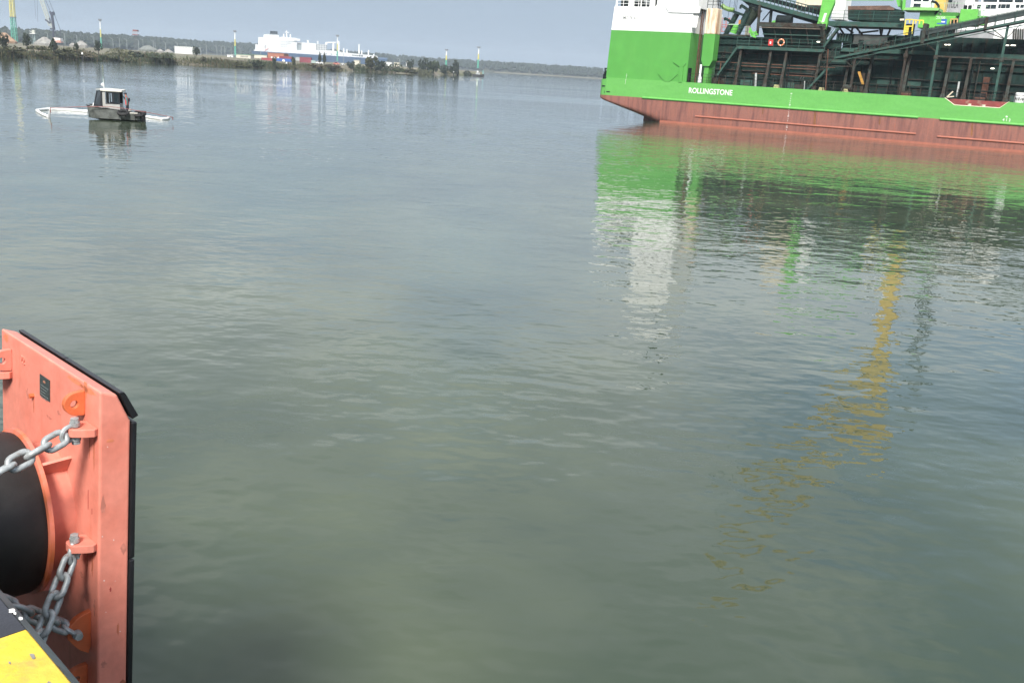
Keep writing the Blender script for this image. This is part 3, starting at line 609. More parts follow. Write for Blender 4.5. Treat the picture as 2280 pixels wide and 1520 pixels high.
MB().bar(SF(1844, 110, 1.8), SF(1838, 203, 1.8), .1).build('rusty_post', mt_rust, ship)
for (x, y) in ((1917, 160), (1920, 160)): MB().bar(SF(x - 6, 160, 1.6), SF(x + 3, 188, 1.6), .14, .14).build('brace', mat('brace_ochre', (.40, .21, .04), .6, var=.15, scale=3), ship)
# deck side small gear
for (px, py0, py1, m) in ((1684, 163, 192, mt_white), (1792.5, 181, 200, mt_white)):
    a, b = SF(px - 2, py1, .7), SF(px + 1, py0, .7); MB().tube((a.x, .7, 5.2), (b.x - .1, .7, b.z), .13 if px < 1700 else .06, n=10).build('vent_pipe', mat('grey_white', (.42, .44, .43), .5, var=.1, scale=3), ship)
for px in (1728, 1829, 1883): 
    c = SF(px, 198, .5); MB().prism([(c.x - .35, DECK - .08), (c.x + .35, DECK - .08), (c.x + .2, DECK + .38), (c.x - .2, DECK + .38)], 'y', .3, .8).build('fairlead', mat('gear_cream', (.48, .44, .22), .6, var=.2, scale=4), ship)
c = SF(1888, 191, 1.0); wn = MB(); wn.tube((c.x - .5, 1.0, 5.75), (c.x + .5, 1.0, 5.75), .42, n=14); wn.box(c.x - .6, c.x + .6, .7, 1.3, 5.2, 5.45); wn.build('winch', mt_brown, ship)
for (px, n_) in ((1890, 4), (1780, 3), (2020, 3), (2186, 4)):
    c = SF(px, 200, 3.0); 
    for k in range(n_): MB().box(c.x - .5, c.x + .55, 2.2, 2.9, 5.22 + .22*k, 5.40 + .22*k).build('stowed_plank', random.choice((mt_brown, mt_dark, mt_rust)), ship)
c = SF(2112, 210, 1.1); MB().bar(SF(2108, 217, 1.1), SF(2122, 204, 1.1), .3, .12).bar(SF(2108, 217, 1.1), SF(2124, 215, 1.1), .3, .1).build('folded_ramp', mt_cream, ship)
c = SF(2131, 190, 2.0); MB().bar(SF(2130, 216, 1.8), SF(2136, 182, 1.8), .18).build('grey_post', mat('grey_white', (.4, .4, .4)), ship)
MB().box(SF(2190, 175, 4.3).x, SF(2204, 175, 4.3).x, 4.3, 4.46, 5.6, 7.9).build('door', mt_rust, ship)
raft = thing('life_raft_canister', 'white drum shaped canister standing behind the railing at the right edge', 'canister', SF.p0, SF.ang)
c = SF(2271, 213, .75); cm = MB(); cm.lathe([(.42, 0), (.5, .08), (.5, .5), (.52, .52), (.52, .6), (.5, .62), (.5, 1.05), (.4, 1.15)], (c.x, .75, 5.21), (0, 0, 1), 20); cm.build('shell', mt_white, raft, smooth=True)
for k in range(5): MB().box(c.x - .42 + .19*k, c.x - .33 + .19*k, .22 + abs(k - 2)*.06, .26 + abs(k-2)*.06, 5.55, 5.85).build('slot', mt_dark, raft)
lb = thing('lifebuoy', 'orange and white ring lifebuoy hung on the dark green walkway rail', 'lifebuoy', SF.p0, SF.ang)
c = SF(1739, 95, 3.0); r_ = MB()
mt_buoy = mat('lifebuoy_orange', (.62, .22, .10), .5, var=.1, scale=3)
r_.path([(c.x + .37*cos(a*pi/12), 3.0, c.z + .37*sin(a*pi/12)) for a in range(24)], .09, 8, closed=True); r_.build('ring', mt_buoy, lb, smooth=True)
for k in range(4):
    b_ = MB(); b_.path([(c.x + .37*cos(k*pi/2 + j*.09), 3.0, c.z + .37*sin(k*pi/2 + j*.09)) for j in range(-1, 2)], .098, 8); b_.build('band', mt_letter, lb)
rbx = tag(pbox(1711, 88, 1721, 102, 2.95, .12).build('red_fire_box', mt_red, None), 'small red box with white mark hung on the dark green walkway rail', 'box')
rbx.location = SF.p0; rbx.rotation_euler = (0, 0, SF.ang)
pbox(1714, 93, 1717, 98, 2.94, .008).build('mark', mt_letter, rbx)
# deck lamps that are lit in the photo
for (px, py, w, o) in ((2106, 100, .26, 4.2), (2113, 100, .26, 4.2), (2208, 153, .2, 4.2), (2211.5, 153, .2, 4.2), (2253, 157, .16, 4.0), (1937, 156, .16, 4.0), (2243, 101.5, .3, 4.2), (2256, 101.5, .5, 4.2), (1822, 93.5, .35, 3.4)):
    c = SF(px, py, o); MB().box(c.x - w/2, c.x + w/2, o, o + .1, c.z - .05, c.z + .05).build('deck_lamp', mt_lamp, ship)

# --- long inclined conveyor along the side
OC = 1.2
A_, B_ = SF(1857, 129.5, OC), SF(2280, 46.7, OC); sl_ = (B_.z - A_.z)/(B_.x - A_.x); S1 = 52.0
zc_ = lambda s: A_.z + sl_*(s - A_.x)
cv = MB()
for o in (OC, OC + 1.7): cv.bar((A_.x, o, A_.z), (S1, o, zc_(S1)), .12, .24)
cv.bar((A_.x, OC, A_.z - .45), (S1, OC, zc_(S1) - .45), .06, .08)
conv = cv.build('conveyor', mt_teal, ship)
MB().add([(A_.x, OC + .06, A_.z - .1), (S1, OC + .06, zc_(S1) - .1), (S1, OC + 1.64, zc_(S1) - .1), (A_.x, OC + 1.64, A_.z - .1)], [(0, 1, 2, 3)]).build('conveyor_floor', mt_dark, conv)
bs = SF(2046, 85, OC).x
MB().add([(bs, OC + .35, zc_(bs) + .62), (S1, OC + .35, zc_(S1) + .62), (S1, OC + .3, zc_(S1) + 1.22), (bs, OC + .3, zc_(bs) + 1.22), (bs, OC + 1.4, zc_(bs) + .62), (S1, OC + 1.4, zc_(S1) + .62), (S1, OC + 1.45, zc_(S1) + 1.22), (bs, OC + 1.45, zc_(bs) + 1.22)], [(0,1,2,3), (4,7,6,5), (0,4,5,1), (3,2,6,7), (0,3,7,4), (1,5,6,2)]).build('belt_cover', mat('belt_grey_green', (.045, .062, .06), .5, var=.12, scale=.8), conv)
MB().add([(A_.x + 2.2, OC + .45, A_.z + sl_*2.2 + .5), (bs, OC + .45, zc_(bs) + .5), (bs, OC + 1.3, zc_(bs) + .5), (A_.x + 2.2, OC + 1.3, A_.z + sl_*2.2 + .5)], [(0, 1, 2, 3)]).build('belt', mt_rust, conv)
lm = MB(); lm.box(-.04, .04, -.04, .04, 0, .62); me = lm.mesh('idler_leg'); me.materials.append(mt_brown); me2 = me.copy(); me2.materials.clear(); me2.materials.append(mt_teal)
x = A_.x + 2.2
while x < S1 - 1: inst('idler_leg', me if x < bs else me2, conv, (x, OC + .35, zc_(x) + .05)); x += .42 if x < A_.x + 6 else .95
rl = MB()
e1, e2 = (A_.x, OC, A_.z), (S1, OC, zc_(S1))
for h in ((1.22, .72)): pass
rl.bar((A_.x, OC, A_.z + 1.25), (S1, OC, zc_(S1) + 1.25), .05); rl.bar((A_.x, OC, A_.z + .68), (bs, OC, zc_(bs) + .68), .04)
rr_ = rl.build('handrail', mt_teal, conv)
pm = MB(); pm.bar((0, 0, 0), (0, 0, 1.25), .09, .06); pme = pm.mesh('post'); pme.materials.append(mt_teal); pme2 = pme.copy(); pme2.materials.clear(); pme2.materials.append(mt_brown)
for k, px in enumerate((1857, 1888, 1919.5, 1951, 1984, 2017, 2054, 2088, 2124, 2160, 2197, 2238, 2277)):
    x = SF(px, horizon(px) - 60, OC).x; x = A_.x + (x - A_.x); inst('post', pme2 if k in (6, 7, 9) else pme, conv, (x, OC - .06, zc_(x)))
x = 40.5
while x < S1: inst('post', pme, conv, (x, OC - .06, zc_(x))); x += 2.1
nose = MB(); nose.bar((A_.x, OC, A_.z + 1.25), SF(1846, 119, OC), .06); nose.bar((A_.x, OC, A_.z), SF(1842, 146, OC), .08); nose.bar(SF(1846, 119, OC), SF(1842, 146, OC), .06); nose.build('conveyor_nose', mt_brown, conv)
tw = MB(); p = SF(2053, 90, OC + .1); tw.box(p.x - .12, p.x + .25, OC - .1, OC + 1.8, zc_(p.x) - .3, zc_(p.x) + 1.9); p = SF(2194, 55, OC); tw.box(p.x - .1, p.x + .2, OC - .1, OC, zc_(p.x) - .1, zc_(p.x) + 1.2); tw.build('frame_post', mt_brown, conv)
# conveyor supports
for k, (px, py) in enumerate(((1893, 204), (1916, 206), (2003, 210), (2069, 215), (2213, 223))):
    b_ = SF(px, py, OC + .35); zt = zc_(b_.x) - .2; o = OC + .35
    cm = MB(); cm.bar((b_.x, o, 5.2), (b_.x, o, zt), .26, .26); 
    if k in (1,): cm = MB(); cm.bar((b_.x, o + .4, 5.2), (b_.x, o + .4, 7.6), .3, .3)
    c_ = cm.build('support_column', mt_teal if k >= 3 else mt_brown, ship)
    if k in (0, 3, 4):
        br = MB(); zb_ = zt - 1.4
        br.bar((b_.x, o, zb_), (b_.x - 1.5, o, zc_(b_.x - 1.5) - .2), .1); 
        if k != 3: br.bar((b_.x, o, zb_), (b_.x + 1.2, o, zc_(b_.x + 1.2) - .3), .07)
        if k == 4: br.bar((b_.x, o, zb_), (b_.x - 2.4, o, zc_(b_.x - 2.4) - .2), .1)
        br.build('knee_brace', mt_brown, c_)
    MB().box(b_.x - .22, b_.x + .22, o - .22, o + .22, 9.55, 10.0).build('column_collar', mt_brown, c_)
b1, b2 = SF(2069, 215, OC + .35).x, SF(2213, 223, OC + .35).x
MB().bar((b1 + .15, OC + .35, 9.85), (b2 - .15, OC + .35, 9.85), .16, .18).bar((b2 + .15, OC + .35, 9.85), (S_END, OC + .35, 9.85), .16, .2).build('tie_beam', mt_brown, ship)
MB().bar(SF(1852, 147, OC + .4), SF(1904, 149, OC + .4), .1, .12).build('tie_beam', mt_brown, ship)
MB().box(19.2, S_END, 4.2, 4.45, 10.05, 10.5).build('girder', mt_teal, ship)
railing(ship, [(24, 4.3, 10.5), (S_END, 4.3, 10.5)], 1.0, mt_dteal, 2.4)
random.seed(21)
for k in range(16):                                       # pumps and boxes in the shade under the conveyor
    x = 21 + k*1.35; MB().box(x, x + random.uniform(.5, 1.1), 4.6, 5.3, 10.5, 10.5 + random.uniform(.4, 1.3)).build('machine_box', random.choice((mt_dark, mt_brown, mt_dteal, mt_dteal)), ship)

# --- hopper above the walkway
h0, h1 = SF(1693, 75, 3.6).x, SF(1836, 80, 3.6).x; zt, zl2 = 12.95, 10.75
MB().add([(h0, 3.3, zt), (h1, 3.3, zt), (h1, 4.2, zl2), (h0 + .6, 4.2, zl2), (h0, 6.5, zt), (h1, 6.5, zt)], [(0, 1, 2, 3), (0, 4, 5, 1), (1, 5, 2), (0, 3, 4)]).build('hopper', mt_dteal, ship)
MB().bar((h0 - .2, 3.22, zt - .05), (h1 + .1, 3.22, zt - .05), .16, .5).build('hopper_rim', mt_brown, ship)
MB().bar((h0 - .1, 3.15, zt - .42), (h1, 3.2, zt - .42), .12, .12).build('hopper_beam', mat('beam_tan', (.11, .088, .065), .6, var=.2, scale=2), ship)
MB().bar((h0 + .3, 3.62, zt - 1.2), (h1, 3.62, zt - 1.2), .12, .12).build('hopper_beam', mt_teal, ship)
for k, px in enumerate((1722, 1757, 1794)):
    x = SF(px, 60, 3.2).x; MB().bar((x, 3.15, zt), (x + .35, 4.1, zl2), .14, .18).build('hopper_rib', mt_brown, ship)
MB().bar((h1 - .4, 3.1, zt), (h1 + .1, 4.1, 10.2), .45, .35).build('hopper_leg', mt_brown, ship)
MB().bar(SF(1692, 12, 4.2), SF(1686, 80, 4.2), .28, .28).build('support_column', mt_brown, ship)
MB().tube(SF(1730, 45, 6), SF(1763, 47, 6), .62, n=16).build('tank', mt_dark, ship)
# left end of the hold roof
railing(ship, [SF(1623, 76, 4.2), SF(1663, 78, 4.2)], 1.25, mt_teal, 1.2)
MB().bar(SF(1622, 55, 4.1), SF(1645, 55, 4.1), .12).build('rail_cap', mat('pale_green', (.35, .5, .36), .5), ship)
tb = MB()
for (a, b, r) in (((1643, 28), (1617, 74), .36), ((1669, 22), (1641, 76), .44), ((1618, 74), (1612, 82), .3)): tb.tube(SF(*a, 6.5), SF(*b, 6.5), r, n=14)
tb.build('chute_pipe', mat('chute_dark_green', (.012, .035, .030), .5, var=.2), ship, smooth=True)
MB().tube(SF(1683, 18, 7), SF(1662, 60, 7), .95, .35, n=18).build('chute_cone', mat('chute_olive', (.035, .05, .034), .55, var=.3, scale=1), ship, smooth=True)
MB().path([SF(1607, 12, 6), SF(1614, 18, 6), SF(1624, 22, 6), SF(1634, 23, 6)], .28, 8).build('green_arm', mat('olive_green', (.14, .25, .07), .5, var=.15), ship)
MB().bar(SF(1630, 25, 6), SF(1655, 34, 6), .34, .3).bar(SF(1614, 41, 6), SF(1633, 52, 6), .34, .3).bar(SF(1614, 40, 6), SF(1614, 46, 6), .3, .2).bar(SF(1650, 12, 6), SF(1668, 24, 6), .34, .34).bar(SF(1650, 12, 6), SF(1648, 20, 6), .3, .2).build('arm_bracket', mt_dteal, ship)
MB().tube(SF(1640, 56, 6), SF(1632, 74, 6), .35, .42, n=12).build('green_drum', mt_lgreen, ship)
MB().box(SF(1645, 45, 6).x, SF(1649, 45, 6).x, 6, 6.3, SF(1645, 54, 6).z, SF(1645, 45, 6).z).build('orange_block', mat('orange_block', (.5, .2, .05)), ship)
pbox(1596, 77, 1664, 84, 4.4, 1.2).build('roof_edge', mt_brown, ship)
pbox(1659, 58, 1668, 82, 5, .5).build('grey_box', mat('box_grey', (.28, .26, .22), .7, var=.2), ship)
sc_ = MB(); random.seed(5)
for (ax, ay, bx2, by) in ((1670, 63, 1676, 80), (1676, 72, 1688, 78), (1672, 78, 1684, 84), (1684, 70, 1680, 80), (1668, 70, 1674, 76)): sc_.bar(SF(ax, ay, 4.0), SF(bx2, by, 4.0), .26, .22)
sc_.build('green_grab_claw', mt_lgreen, ship)
MB().prism([(SF(x, y, 5.6).x, SF(x, y, 5.6).z) for x, y in ((1713, 54), (1722, 46), (1729, 46), (1731, 54))], 'y', 5.6, 6.2).build('green_cover', mt_lgreen, ship)
for k, px in enumerate((1624, 1634, 1637, 1640)):
    MB().tube(SF(px - 4, 45, 9), SF(px + 8, -40, 9), .025, n=5).build('wire', mt_dark, ship)
bk = MB(); random.seed(8)
for px in (1598, 1607, 1616, 1624): bk.bar(SF(px, 72, 16), SF(px + 1, 40, 16), .12)
for py in (41, 55, 60, 70): bk.bar(SF(1597, py, 16), SF(1625, py + 1, 16), .12)
bk.build('red_white_frame', mat('pink_frame', (.45, .2, .2), .6), ship)
# upper conveyor coming down from the left
Ua, Ub = SF(1648, -4, 6), SF(1826, 44, 6); Uup = Ua + (Ua - Ub)*.6
uc = MB(); uc.bar(Uup, Ub, .2, .5); uc.bar(Uup + Vector((0, .0, 1.25)), Ub + Vector((0, 0, 1.25)), .12, .12); uc.bar(Uup + Vector((0, 1.4, 0)), Ub + Vector((0, 1.4, 0)), .2, .5)
uco = uc.build('upper_conveyor', mt_teal, ship)
MB().bar(Uup + Vector((0, .5, .75)), Ub + Vector((0, .5, .75)), .9, .5).build('belt', mt_dark, uco)
n_ = 34
for k in range(n_):
    c = Uup.lerp(Ub, k/n_); MB().box(c.x - .04, c.x + .04, 5.9, 5.98, c.z + .2, c.z + 1.25).build('idler_frame', mt_teal, uco)
MB().bar(SF(1668, 5, 7) , SF(1826, 53, 7), .3, .45).build('truss_beam', mt_dark, uco)
MB().bar(SF(1718, 20, 6.6), SF(1714, 56, 6.6), .3, .3).bar(SF(1716, 24, 6.6), SF(1698, 46, 6.6), .12).bar(SF(1660, -4, 6.6), SF(1690, 20, 6.6), 1.0, .9).build('truss_leg', mt_dark, uco)
railing(ship, [Uup + Vector((0, .1, 1.5)), Ub + Vector((0, .1, 1.5))], .8, mat('pale_green', (.35, .5, .36), .5), 2.2, bars=(1.0,))
# bridge platform right of the green arm
p0, p1 = SF(1845, 49, 3.6), SF(2010, 54, 3.6); pz = p0.z
MB().box(p0.x, p1.x, 3.6, 8.0, pz - .45, pz + .1).build('platform', mt_teal, ship)
railing(ship, [(p0.x, 3.6, pz + .1), (p1.x, 3.6, pz + .1)], 1.25, mt_teal, 1.7)
MB().prism([(SF(x, y, 5.0).x, SF(x, y, 5.0).z) for x, y in ((1888, 44), (1888, 14), (1980, 13), (1992, 20), (2004, 22), (2004, 50))], 'y', 5.0, 8.0).build('rock_bin', mt_dteal, ship)
MB().prism([(SF(x, y, 4.9).x, SF(x, y, 4.9).z) for x, y in ((1888, 22), (1888, 14), (1980, 13), (1992, 20), (1990, 23))], 'y', 4.9, 4.99).build('bin_rim', mat('bin_rust', (.13, .075, .055), .7, var=.3, scale=2), ship)
und = MB()
for (ax, ay, bx2, by) in ((1866, 58, 1885, 85), (1900, 57, 1893, 82), (1905, 60, 1925, 84), (1958, 58, 1962, 80), (1966, 58, 1962, 80), (1985, 60, 1976, 80), (1912, 74, 1956, 69), (1880, 60, 1900, 74)): und.bar(SF(ax, ay, 5), SF(bx2, by, 5), .2)
und.build('platform_brace', mt_brown, ship)
pbox(1900, 80, 1975, 100, 4.6, .5).build('gearbox_housing', mat('housing_grey', (.05, .055, .05), .6, var=.3), ship)
pbox(1862, 75, 1898, 96, 4.8, .3).build('slatted_screen', mt_dteal, ship)
for k in range(5): p = SF(1862 + 7*k, 85, 4.78); MB().bar(SF(1866 + 6*k, 72 + k, 4.7), SF(1862 + 6*k, 92, 4.7), .12).build('screen_slat', mt_teal, ship)
# inner houses seen above the deck
pbox(1776, -60, 1834, 22, 14, 4).build('inner_house', mt_cream, ship)
pbox(1796, 12, 1830, 27, 13.9, .09).build('louvre', mt_brown, ship)
pbox(1856, -40, 1884, 44, 14, 3).build('inner_house', mt_white, ship)
pbox(2213, 60, 2290, 98, 10, 3).build('inner_house', mt_white, ship)
for k in range(6): p = SF(2262 + 5*k, 80, 9.9); MB().bar(SF(2258 + 5*k, 64, 9.9), SF(2256 + 5*k, 96, 9.9), .12).build('frame_bar', mt_brown, ship)

# --- green deck crane with cab
crane = thing('deck_crane', 'bright green deck crane with white cab standing over the dark conveyor', 'crane', SF.p0, SF.ang)
O = 7.0
pbox(2046, 22, 2084, 63, O, 3.5).build('machine_house', mt_lgreen, crane, bevel=.05)
pbox(2079, 36, 2126, 60, O + .1, 3.4).build('engine_cover', mt_lgreen, crane, bevel=.05)
pbox(2060, 10, 2130, 20, O + 2.0, 1.0)
pbox(2096, 28, 2134, 36, O + 1, 2).build('engine_top', mat('crane_green_dark', (.05, .2, .035), .5), crane)
pbox(2136, 21, 2176, 57, O + .2, 3).build('counterweight', mt_lgreen, crane, bevel=.05)
pbox(2174, 36, 2196, 56, O + .6, 2).build('rear_box', mt_lgreen, crane)
MB().prism([(SF(x, y, O - .6).x, SF(x, y, O - .6).z) for x, y in ((2010, 23), (2016, 17.5), (2091, 18), (2089, 24))], 'y', O - .6, O + 3).build('cab_floor', mat('crane_green_pale', (.24, .52, .16), .5), crane)
cab = pbox(2030, -28, 2076, 17.3, O, 2.4).build('cab', mt_white, crane, bevel=.06)
for r_c in ((2034, 8.5, 2050, 16), (2036, -20, 2053, 3.5), (2056, -20, 2070, 3.5)): pbox(*r_c, O - .03, .03).build('cab_window', mt_glass, cab)
pbox(2000, -12, 2014, 22, O + 1, .8)
fr = MB(); fr.bar(SF(2012, 22, O), SF(2016, -26, O), .3, .3).bar(SF(2012, 24, O + 1), SF(1992, -14, O + 1), .35, .35); fr.build('boom_foot', mt_lgreen, crane)
MB().bar(SF(2006, 14, O + 1), SF(1985, -60, O + 1), .5, .6).bar(SF(1985, -60, O + 1), SF(1845, -75, O + 1), .7, .9).bar(SF(1990, -1.5, O + 1), SF(1885, -2, O + 1), .25, .35).build('boom', mt_lgreen, crane)
stp = [(1833, -70), (1862, -70), (1857, 8), (1843, 42), (1842, 54), (1837, 66), (1832, 55), (1818, 55), (1821, 48), (1831, 0)]
stk = MB().prism([(SF(x, y, 3.2).x, SF(x, y, 3.2).z) for x, y in stp], 'y', 3.2, 4.0).build('stick', mt_lgreen, crane, bevel=.04)
MB().bar(SF(1824.5, 46, 3.15), SF(1833, 54, 3.15), .14, .14).build('edge_plate', mat('crane_green_pale', (.24, .52, .16)), stk)
for k in range(8): p = SF(1838.2 - .85*k, 31 + 2.5*k, 3.19); MB().box(p.x - .16, p.x + .16, 3.185, 3.199, p.z - .05, p.z + .05).build('mark', mt_letter, stk)
a, b = SF(2082, 41.5, O + .08), SF(2104, 42, O + .08); fit_text('lettering', 'CS1500', mt_letter, crane, SF, (a.x, a.z - .05), (b.x, b.z - .05), .28, O + .09)
pbox(2096, 43, 2108, 52, O + .085, .012).build('blue_sticker', mat('sticker_blue', (.03, .12, .42), .5), crane)
pbox(2096, 48, 2104, 50.5, O + .08, .004).build('sticker_print', mt_letter, crane)
pbox(2086, 52, 2108, 54.5, O + .085, .012).build('blue_sticker', MATS['sticker_blue'], crane)
gf = MB()
for (a, b) in (((2117, 43), (2132, 43)), ((2132, 43), (2131, 56)), ((2131, 56), (2116, 56)), ((2116, 56), (2117, 43)), ((2124.5, 43), (2124, 56))): gf.bar(SF(*a, O - .2), SF(*b, O - .2), .1)
gf.build('orange_guard', mat('guard_orange', (.62, .36, .16), .5), crane)
pbox(2119, 45, 2131, 55, O - .1, .1).build('grille', mt_dark, crane)
MB().tube(SF(2146, 18, O + 1), SF(2153, 18, O + 1), .3, n=10).tube(SF(2156, 18, O + 1), SF(2163, 18, O + 1), .3, n=10).build('air_filter', mt_dark, crane)
rg = MB()
for px in (2174, 2182, 2190): rg.bar(SF(px, 42, O + .3), SF(px + 1, 14, O + .3), .06)
for py in (15, 25, 35): rg.bar(SF(2174, py, O + .3), SF(2200, py - 1, O + .3), .06)
for px in (2065, 2090, 2103): rg.bar(SF(px, 20, O + .3), SF(px, 6, O + .3), .05)
rg.bar(SF(2065, 7, O + .3), SF(2150, 8, O + .3), .05); rg.build('guard_rail', mat('pale_green', (.35, .5, .36), .5), crane)
MB().path([SF(2074, 3, O - .1), SF(2084, 6, O - .1), SF(2090, 14, O - .1), SF(2089, 24, O - .1), SF(2082, 32, O - .1)], .14, 8).build('hose', mt_dark, crane, smooth=True)
MB().box(SF(2060, 60, O).x, SF(2120, 60, O).x, O + .6, O + 3, 10.4, SF(2090, 60, O).z).build('pedestal', mt_dteal, crane)
lad = thing('yellow_access_ladder', 'bright yellow caged access ladder in front of the green crane', 'ladder', SF.p0, SF.ang)
ly = MB(); o = 3.0
for (a, b) in (((2017, 44), (2033, 44)), ((2017, 44), (2012, 78)), ((2034, 46), (2030, 76)), ((2015, 59), (2032, 59)), ((2033, 45), (2056, 46)), ((2040, 45), (2039, 53)), ((2048, 46), (2047, 54)), ((2056, 46), (2056, 56)), ((2026, 44), (2025, 52))): ly.bar(SF(*a, o), SF(*b, o), .12)
ly.build('cage', mat('safety_yellow', (.75, .58, .07), .5, var=.06), lad)
for k in range(6): ym = 61 + 3.2*k; MB().bar(SF(2016 - .5*k, ym, o), SF(2024 - .5*k, ym, o), .2, .12).build('rung', MATS['safety_yellow'], lad)
MB().bar(SF(2013, 44, o), SF(2004, 44.5, o), .2, .2).build('end_stub', mt_cream, lad)
MB().box(SF(2018, 60, o + .2).x, SF(2036, 60, o + .2).x, o + .25, o + .6, 10.4, 13.4).build('backing_post', mt_dark, lad)

# --- tall yellow crane: only its column foot shows, the rest mirrors in the water
yc = thing('tall_yellow_crane', 'tall yellow crane column rising behind the green crane cab', 'crane', SF.p0, SF.ang)
cx_ = SF(2089, 12, 16).x
MB().box(cx_ - .75, cx_ + .95, 15.2, 17.0, 5.2, 40).build('column', mt_yellow, yc)
MB().box(cx_ - 1.5, cx_ + 2.2, 14.6, 17.4, 36, 41).build('machinery_house', mt_yellow, yc)
cf = MB(); cf.bar((cx_ + .9, 16, 21), (cx_ + 5.4, 16, 21), .4).bar((cx_ + .9, 16, 31), (cx_ + 5.4, 16, 31), .4)
for k in range(6): cf.bar((cx_ + 4.0 + .45*(k % 4), 16, 19 + .0*k), (cx_ + 4.3 + .45*(k % 4), 16, 34), .16)
for k in range(8): cf.bar((cx_ + 4.0, 16, 19.5 + 1.8*k), (cx_ + 6.0, 16, 20.6 + 1.8*k), .22)
cf.build('counter_frame', mt_dark, yc)
lb_ = MB(); fo, ti = Vector((cx_ - .5, 16, 33)), Vector((9.5, 16, 70)); d = (ti - fo).normalized(); n1 = Vector((0, 1, 0)); n2 = d.cross(n1)
cor = [n1*a*1.1 + n2*b*1.1 for a, b in ((1, 1), (1, -1), (-1, -1), (-1, 1))]
for c in cor: lb_.bar(fo + c, ti + c*.4, .85)
nn = 16
for k in range(nn):
    a, b = fo.lerp(ti, k/nn), fo.lerp(ti, (k+1)/nn); sa, sb = 1 - .6*k/nn, 1 - .6*(k+1)/nn
    for j in range(4): lb_.bar(a + cor[j]*sa, b + cor[(j+1) % 4]*sb, .5)
lb_.build('lattice_boom', mt_yellow, yc)
MB().tube(ti, ti - Vector((0, 0, 18)), .06, n=6).build('hoist_cable', mt_dark, yc)

# --- white vessel moored behind
sv = thing('moored_white_vessel', 'white vessel with wheelhouse windows moored behind the conveyor at the right', 'ship', SF.p0, SF.ang)
O = 29.0
MB().prism([(SF(x, y, O).x, SF(x, y, O).z) for x, y in ((2150, 24), (2182, 21), (2330, 22), (2330, 70), (2120, 70))], 'y', O, O + 8).build('house_lower', mt_white, sv)
MB().box(SF(2120, 70, O).x, 62, O - .5, O + 9, -1, SF(2200, 69, O).z).build('hull', mat('vessel_hull_grey', (.3, .31, .32), .5), sv)
pbox(2168, 6, 2330, 21.5, O + .5, 7).build('wheelhouse_band', mt_white, sv)
for (a, b, c, d_) in ((2195, 11, 2205, 20), (2206, 11, 2218, 20), (2223, 10, 2228, 19), (2229, 10, 2239, 19), (2240, 10, 2249, 19), (2262, 11, 2270, 18), (2272, 11, 2280, 18), (2176, 11, 2184, 19)): pbox(a, b, c, d_, O + .44, .06).build('window', mt_glass, sv)
pbox(2186, -14, 2330, 5, O + 1.2, 6).build('wheelhouse', mt_glass, sv)
for px in (2187, 2222, 2257, 2280, 2292): MB().bar(SF(px, 6, O + 1.1), SF(px + 2, -14, O + 1.1), .3, .2).build('window_post', mt_white, sv)
pbox(2180, -22, 2330, -14, O + .8, 7).build('roof', mt_white, sv)
pbox(2100, -30, 2150, 33, O + .2, 6).build('bow_block', mat('vessel_grey_white', (.45, .46, .47), .5, var=.15, scale=.5), sv)
pbox(2149, -12, 2168, 22, O + .6, 5).build('mast_house', mt_white, sv)
a, b = SF(2097, 17.5, O + .15), SF(2133, 18, O + .15); fit_text('name_lettering', 'SPATULA', mt_ink, sv, SF, (a.x, a.z), (b.x, b.z), .85, O + .17, bold=.01)
pbox(2111, -20, 2122, 5, O + .15, .05).build('window', mt_glass, sv)

# ================================================================== SMALL WORKBOAT, BOOMS, MAN
BF = Frame(on_level(250, 269.5, 0)[:2], radians(-20.5) + radians(9))
BF = Frame(on_level(250, 269.0, 0)[:2], radians(11))
mt_alu = mat('weathered_aluminium', (.155, .165, .155), .5, metal=.2, var=.12, scale=2.0, c2=(.088, .095, .090), lo=.4, hi=.62, c3=(.05, .055, .05), s3=1.6, lo3=.52, hi3=.72, bump=.01, bscale=3)
mt_cabin = mat('cabin_grey', (.36, .36, .34), .5, var=.08, scale=2.5)
mt_roof = mat('cabin_roof_cream', (.62, .60, .54), .5, var=.06, scale=3)
mt_tyre = mat('tyre_black', (.012, .012, .013), .7, var=.2, scale=6)
mt_pole = mat('pole_red', (.20, .05, .045), .5, var=.1)
mt_wboom = mat('boom_white', (.78, .78, .77), .5, var=.05, scale=3)
mt_bframe = mat('window_frame_black', (.012, .014, .018), .4, var=.1)
boat = thing('work_boat', 'small grey aluminium workboat with cabin and tyre fenders on open water', 'boat', BF.p0, BF.ang)
g0, g1 = BF(190, 243.5).x, BF(309, 250).x                       # bow and stern
wlb = BF(197, 262).x
HW = 1.9                                                        # beam
sta = [(g0, 1.05, .95, .95), (g0 + .12, 1.03, .55, .78), (g0 + .35, 1.0, .22, .2), (g0 + 1.0, .95, .05, -.05), (g0 + 1.8, .88, .0, -.15), (BF(266, 250).x - .02, .84, .0, -.2), (BF(268, 250).x, .62, .02, -.2), (g1 - .2, .62, .05, -.2), (g1, .60, .12, .0)]
hb = MB(); 
for (x, zt, ins, zk) in sta:
    # near gunwale, chine, keel, far chine, far gunwale
    hb.v += [(x, ins*.5, zt), (x, ins + .1, min(zt - .05, .12)), (x, HW/2, min(zk, zt - .06)), (x, HW - ins - .1, min(zt - .05, .12)), (x, HW - ins*.5, zt), (x, HW/2, zt - .25)]
n_ = len(sta)
for i in range(n_ - 1):
    for k in range(6): hb.f.append((i*6 + k, (i+1)*6 + k, (i+1)*6 + (k+1) % 6, i*6 + (k+1) % 6)); hb.mi.append(0)
hb.f += [(0, 1, 2, 3, 4, 5), tuple((n_-1)*6 + k for k in range(6))]; hb.mi += [0, 0]
hb.build('hull', mt_alu, boat)
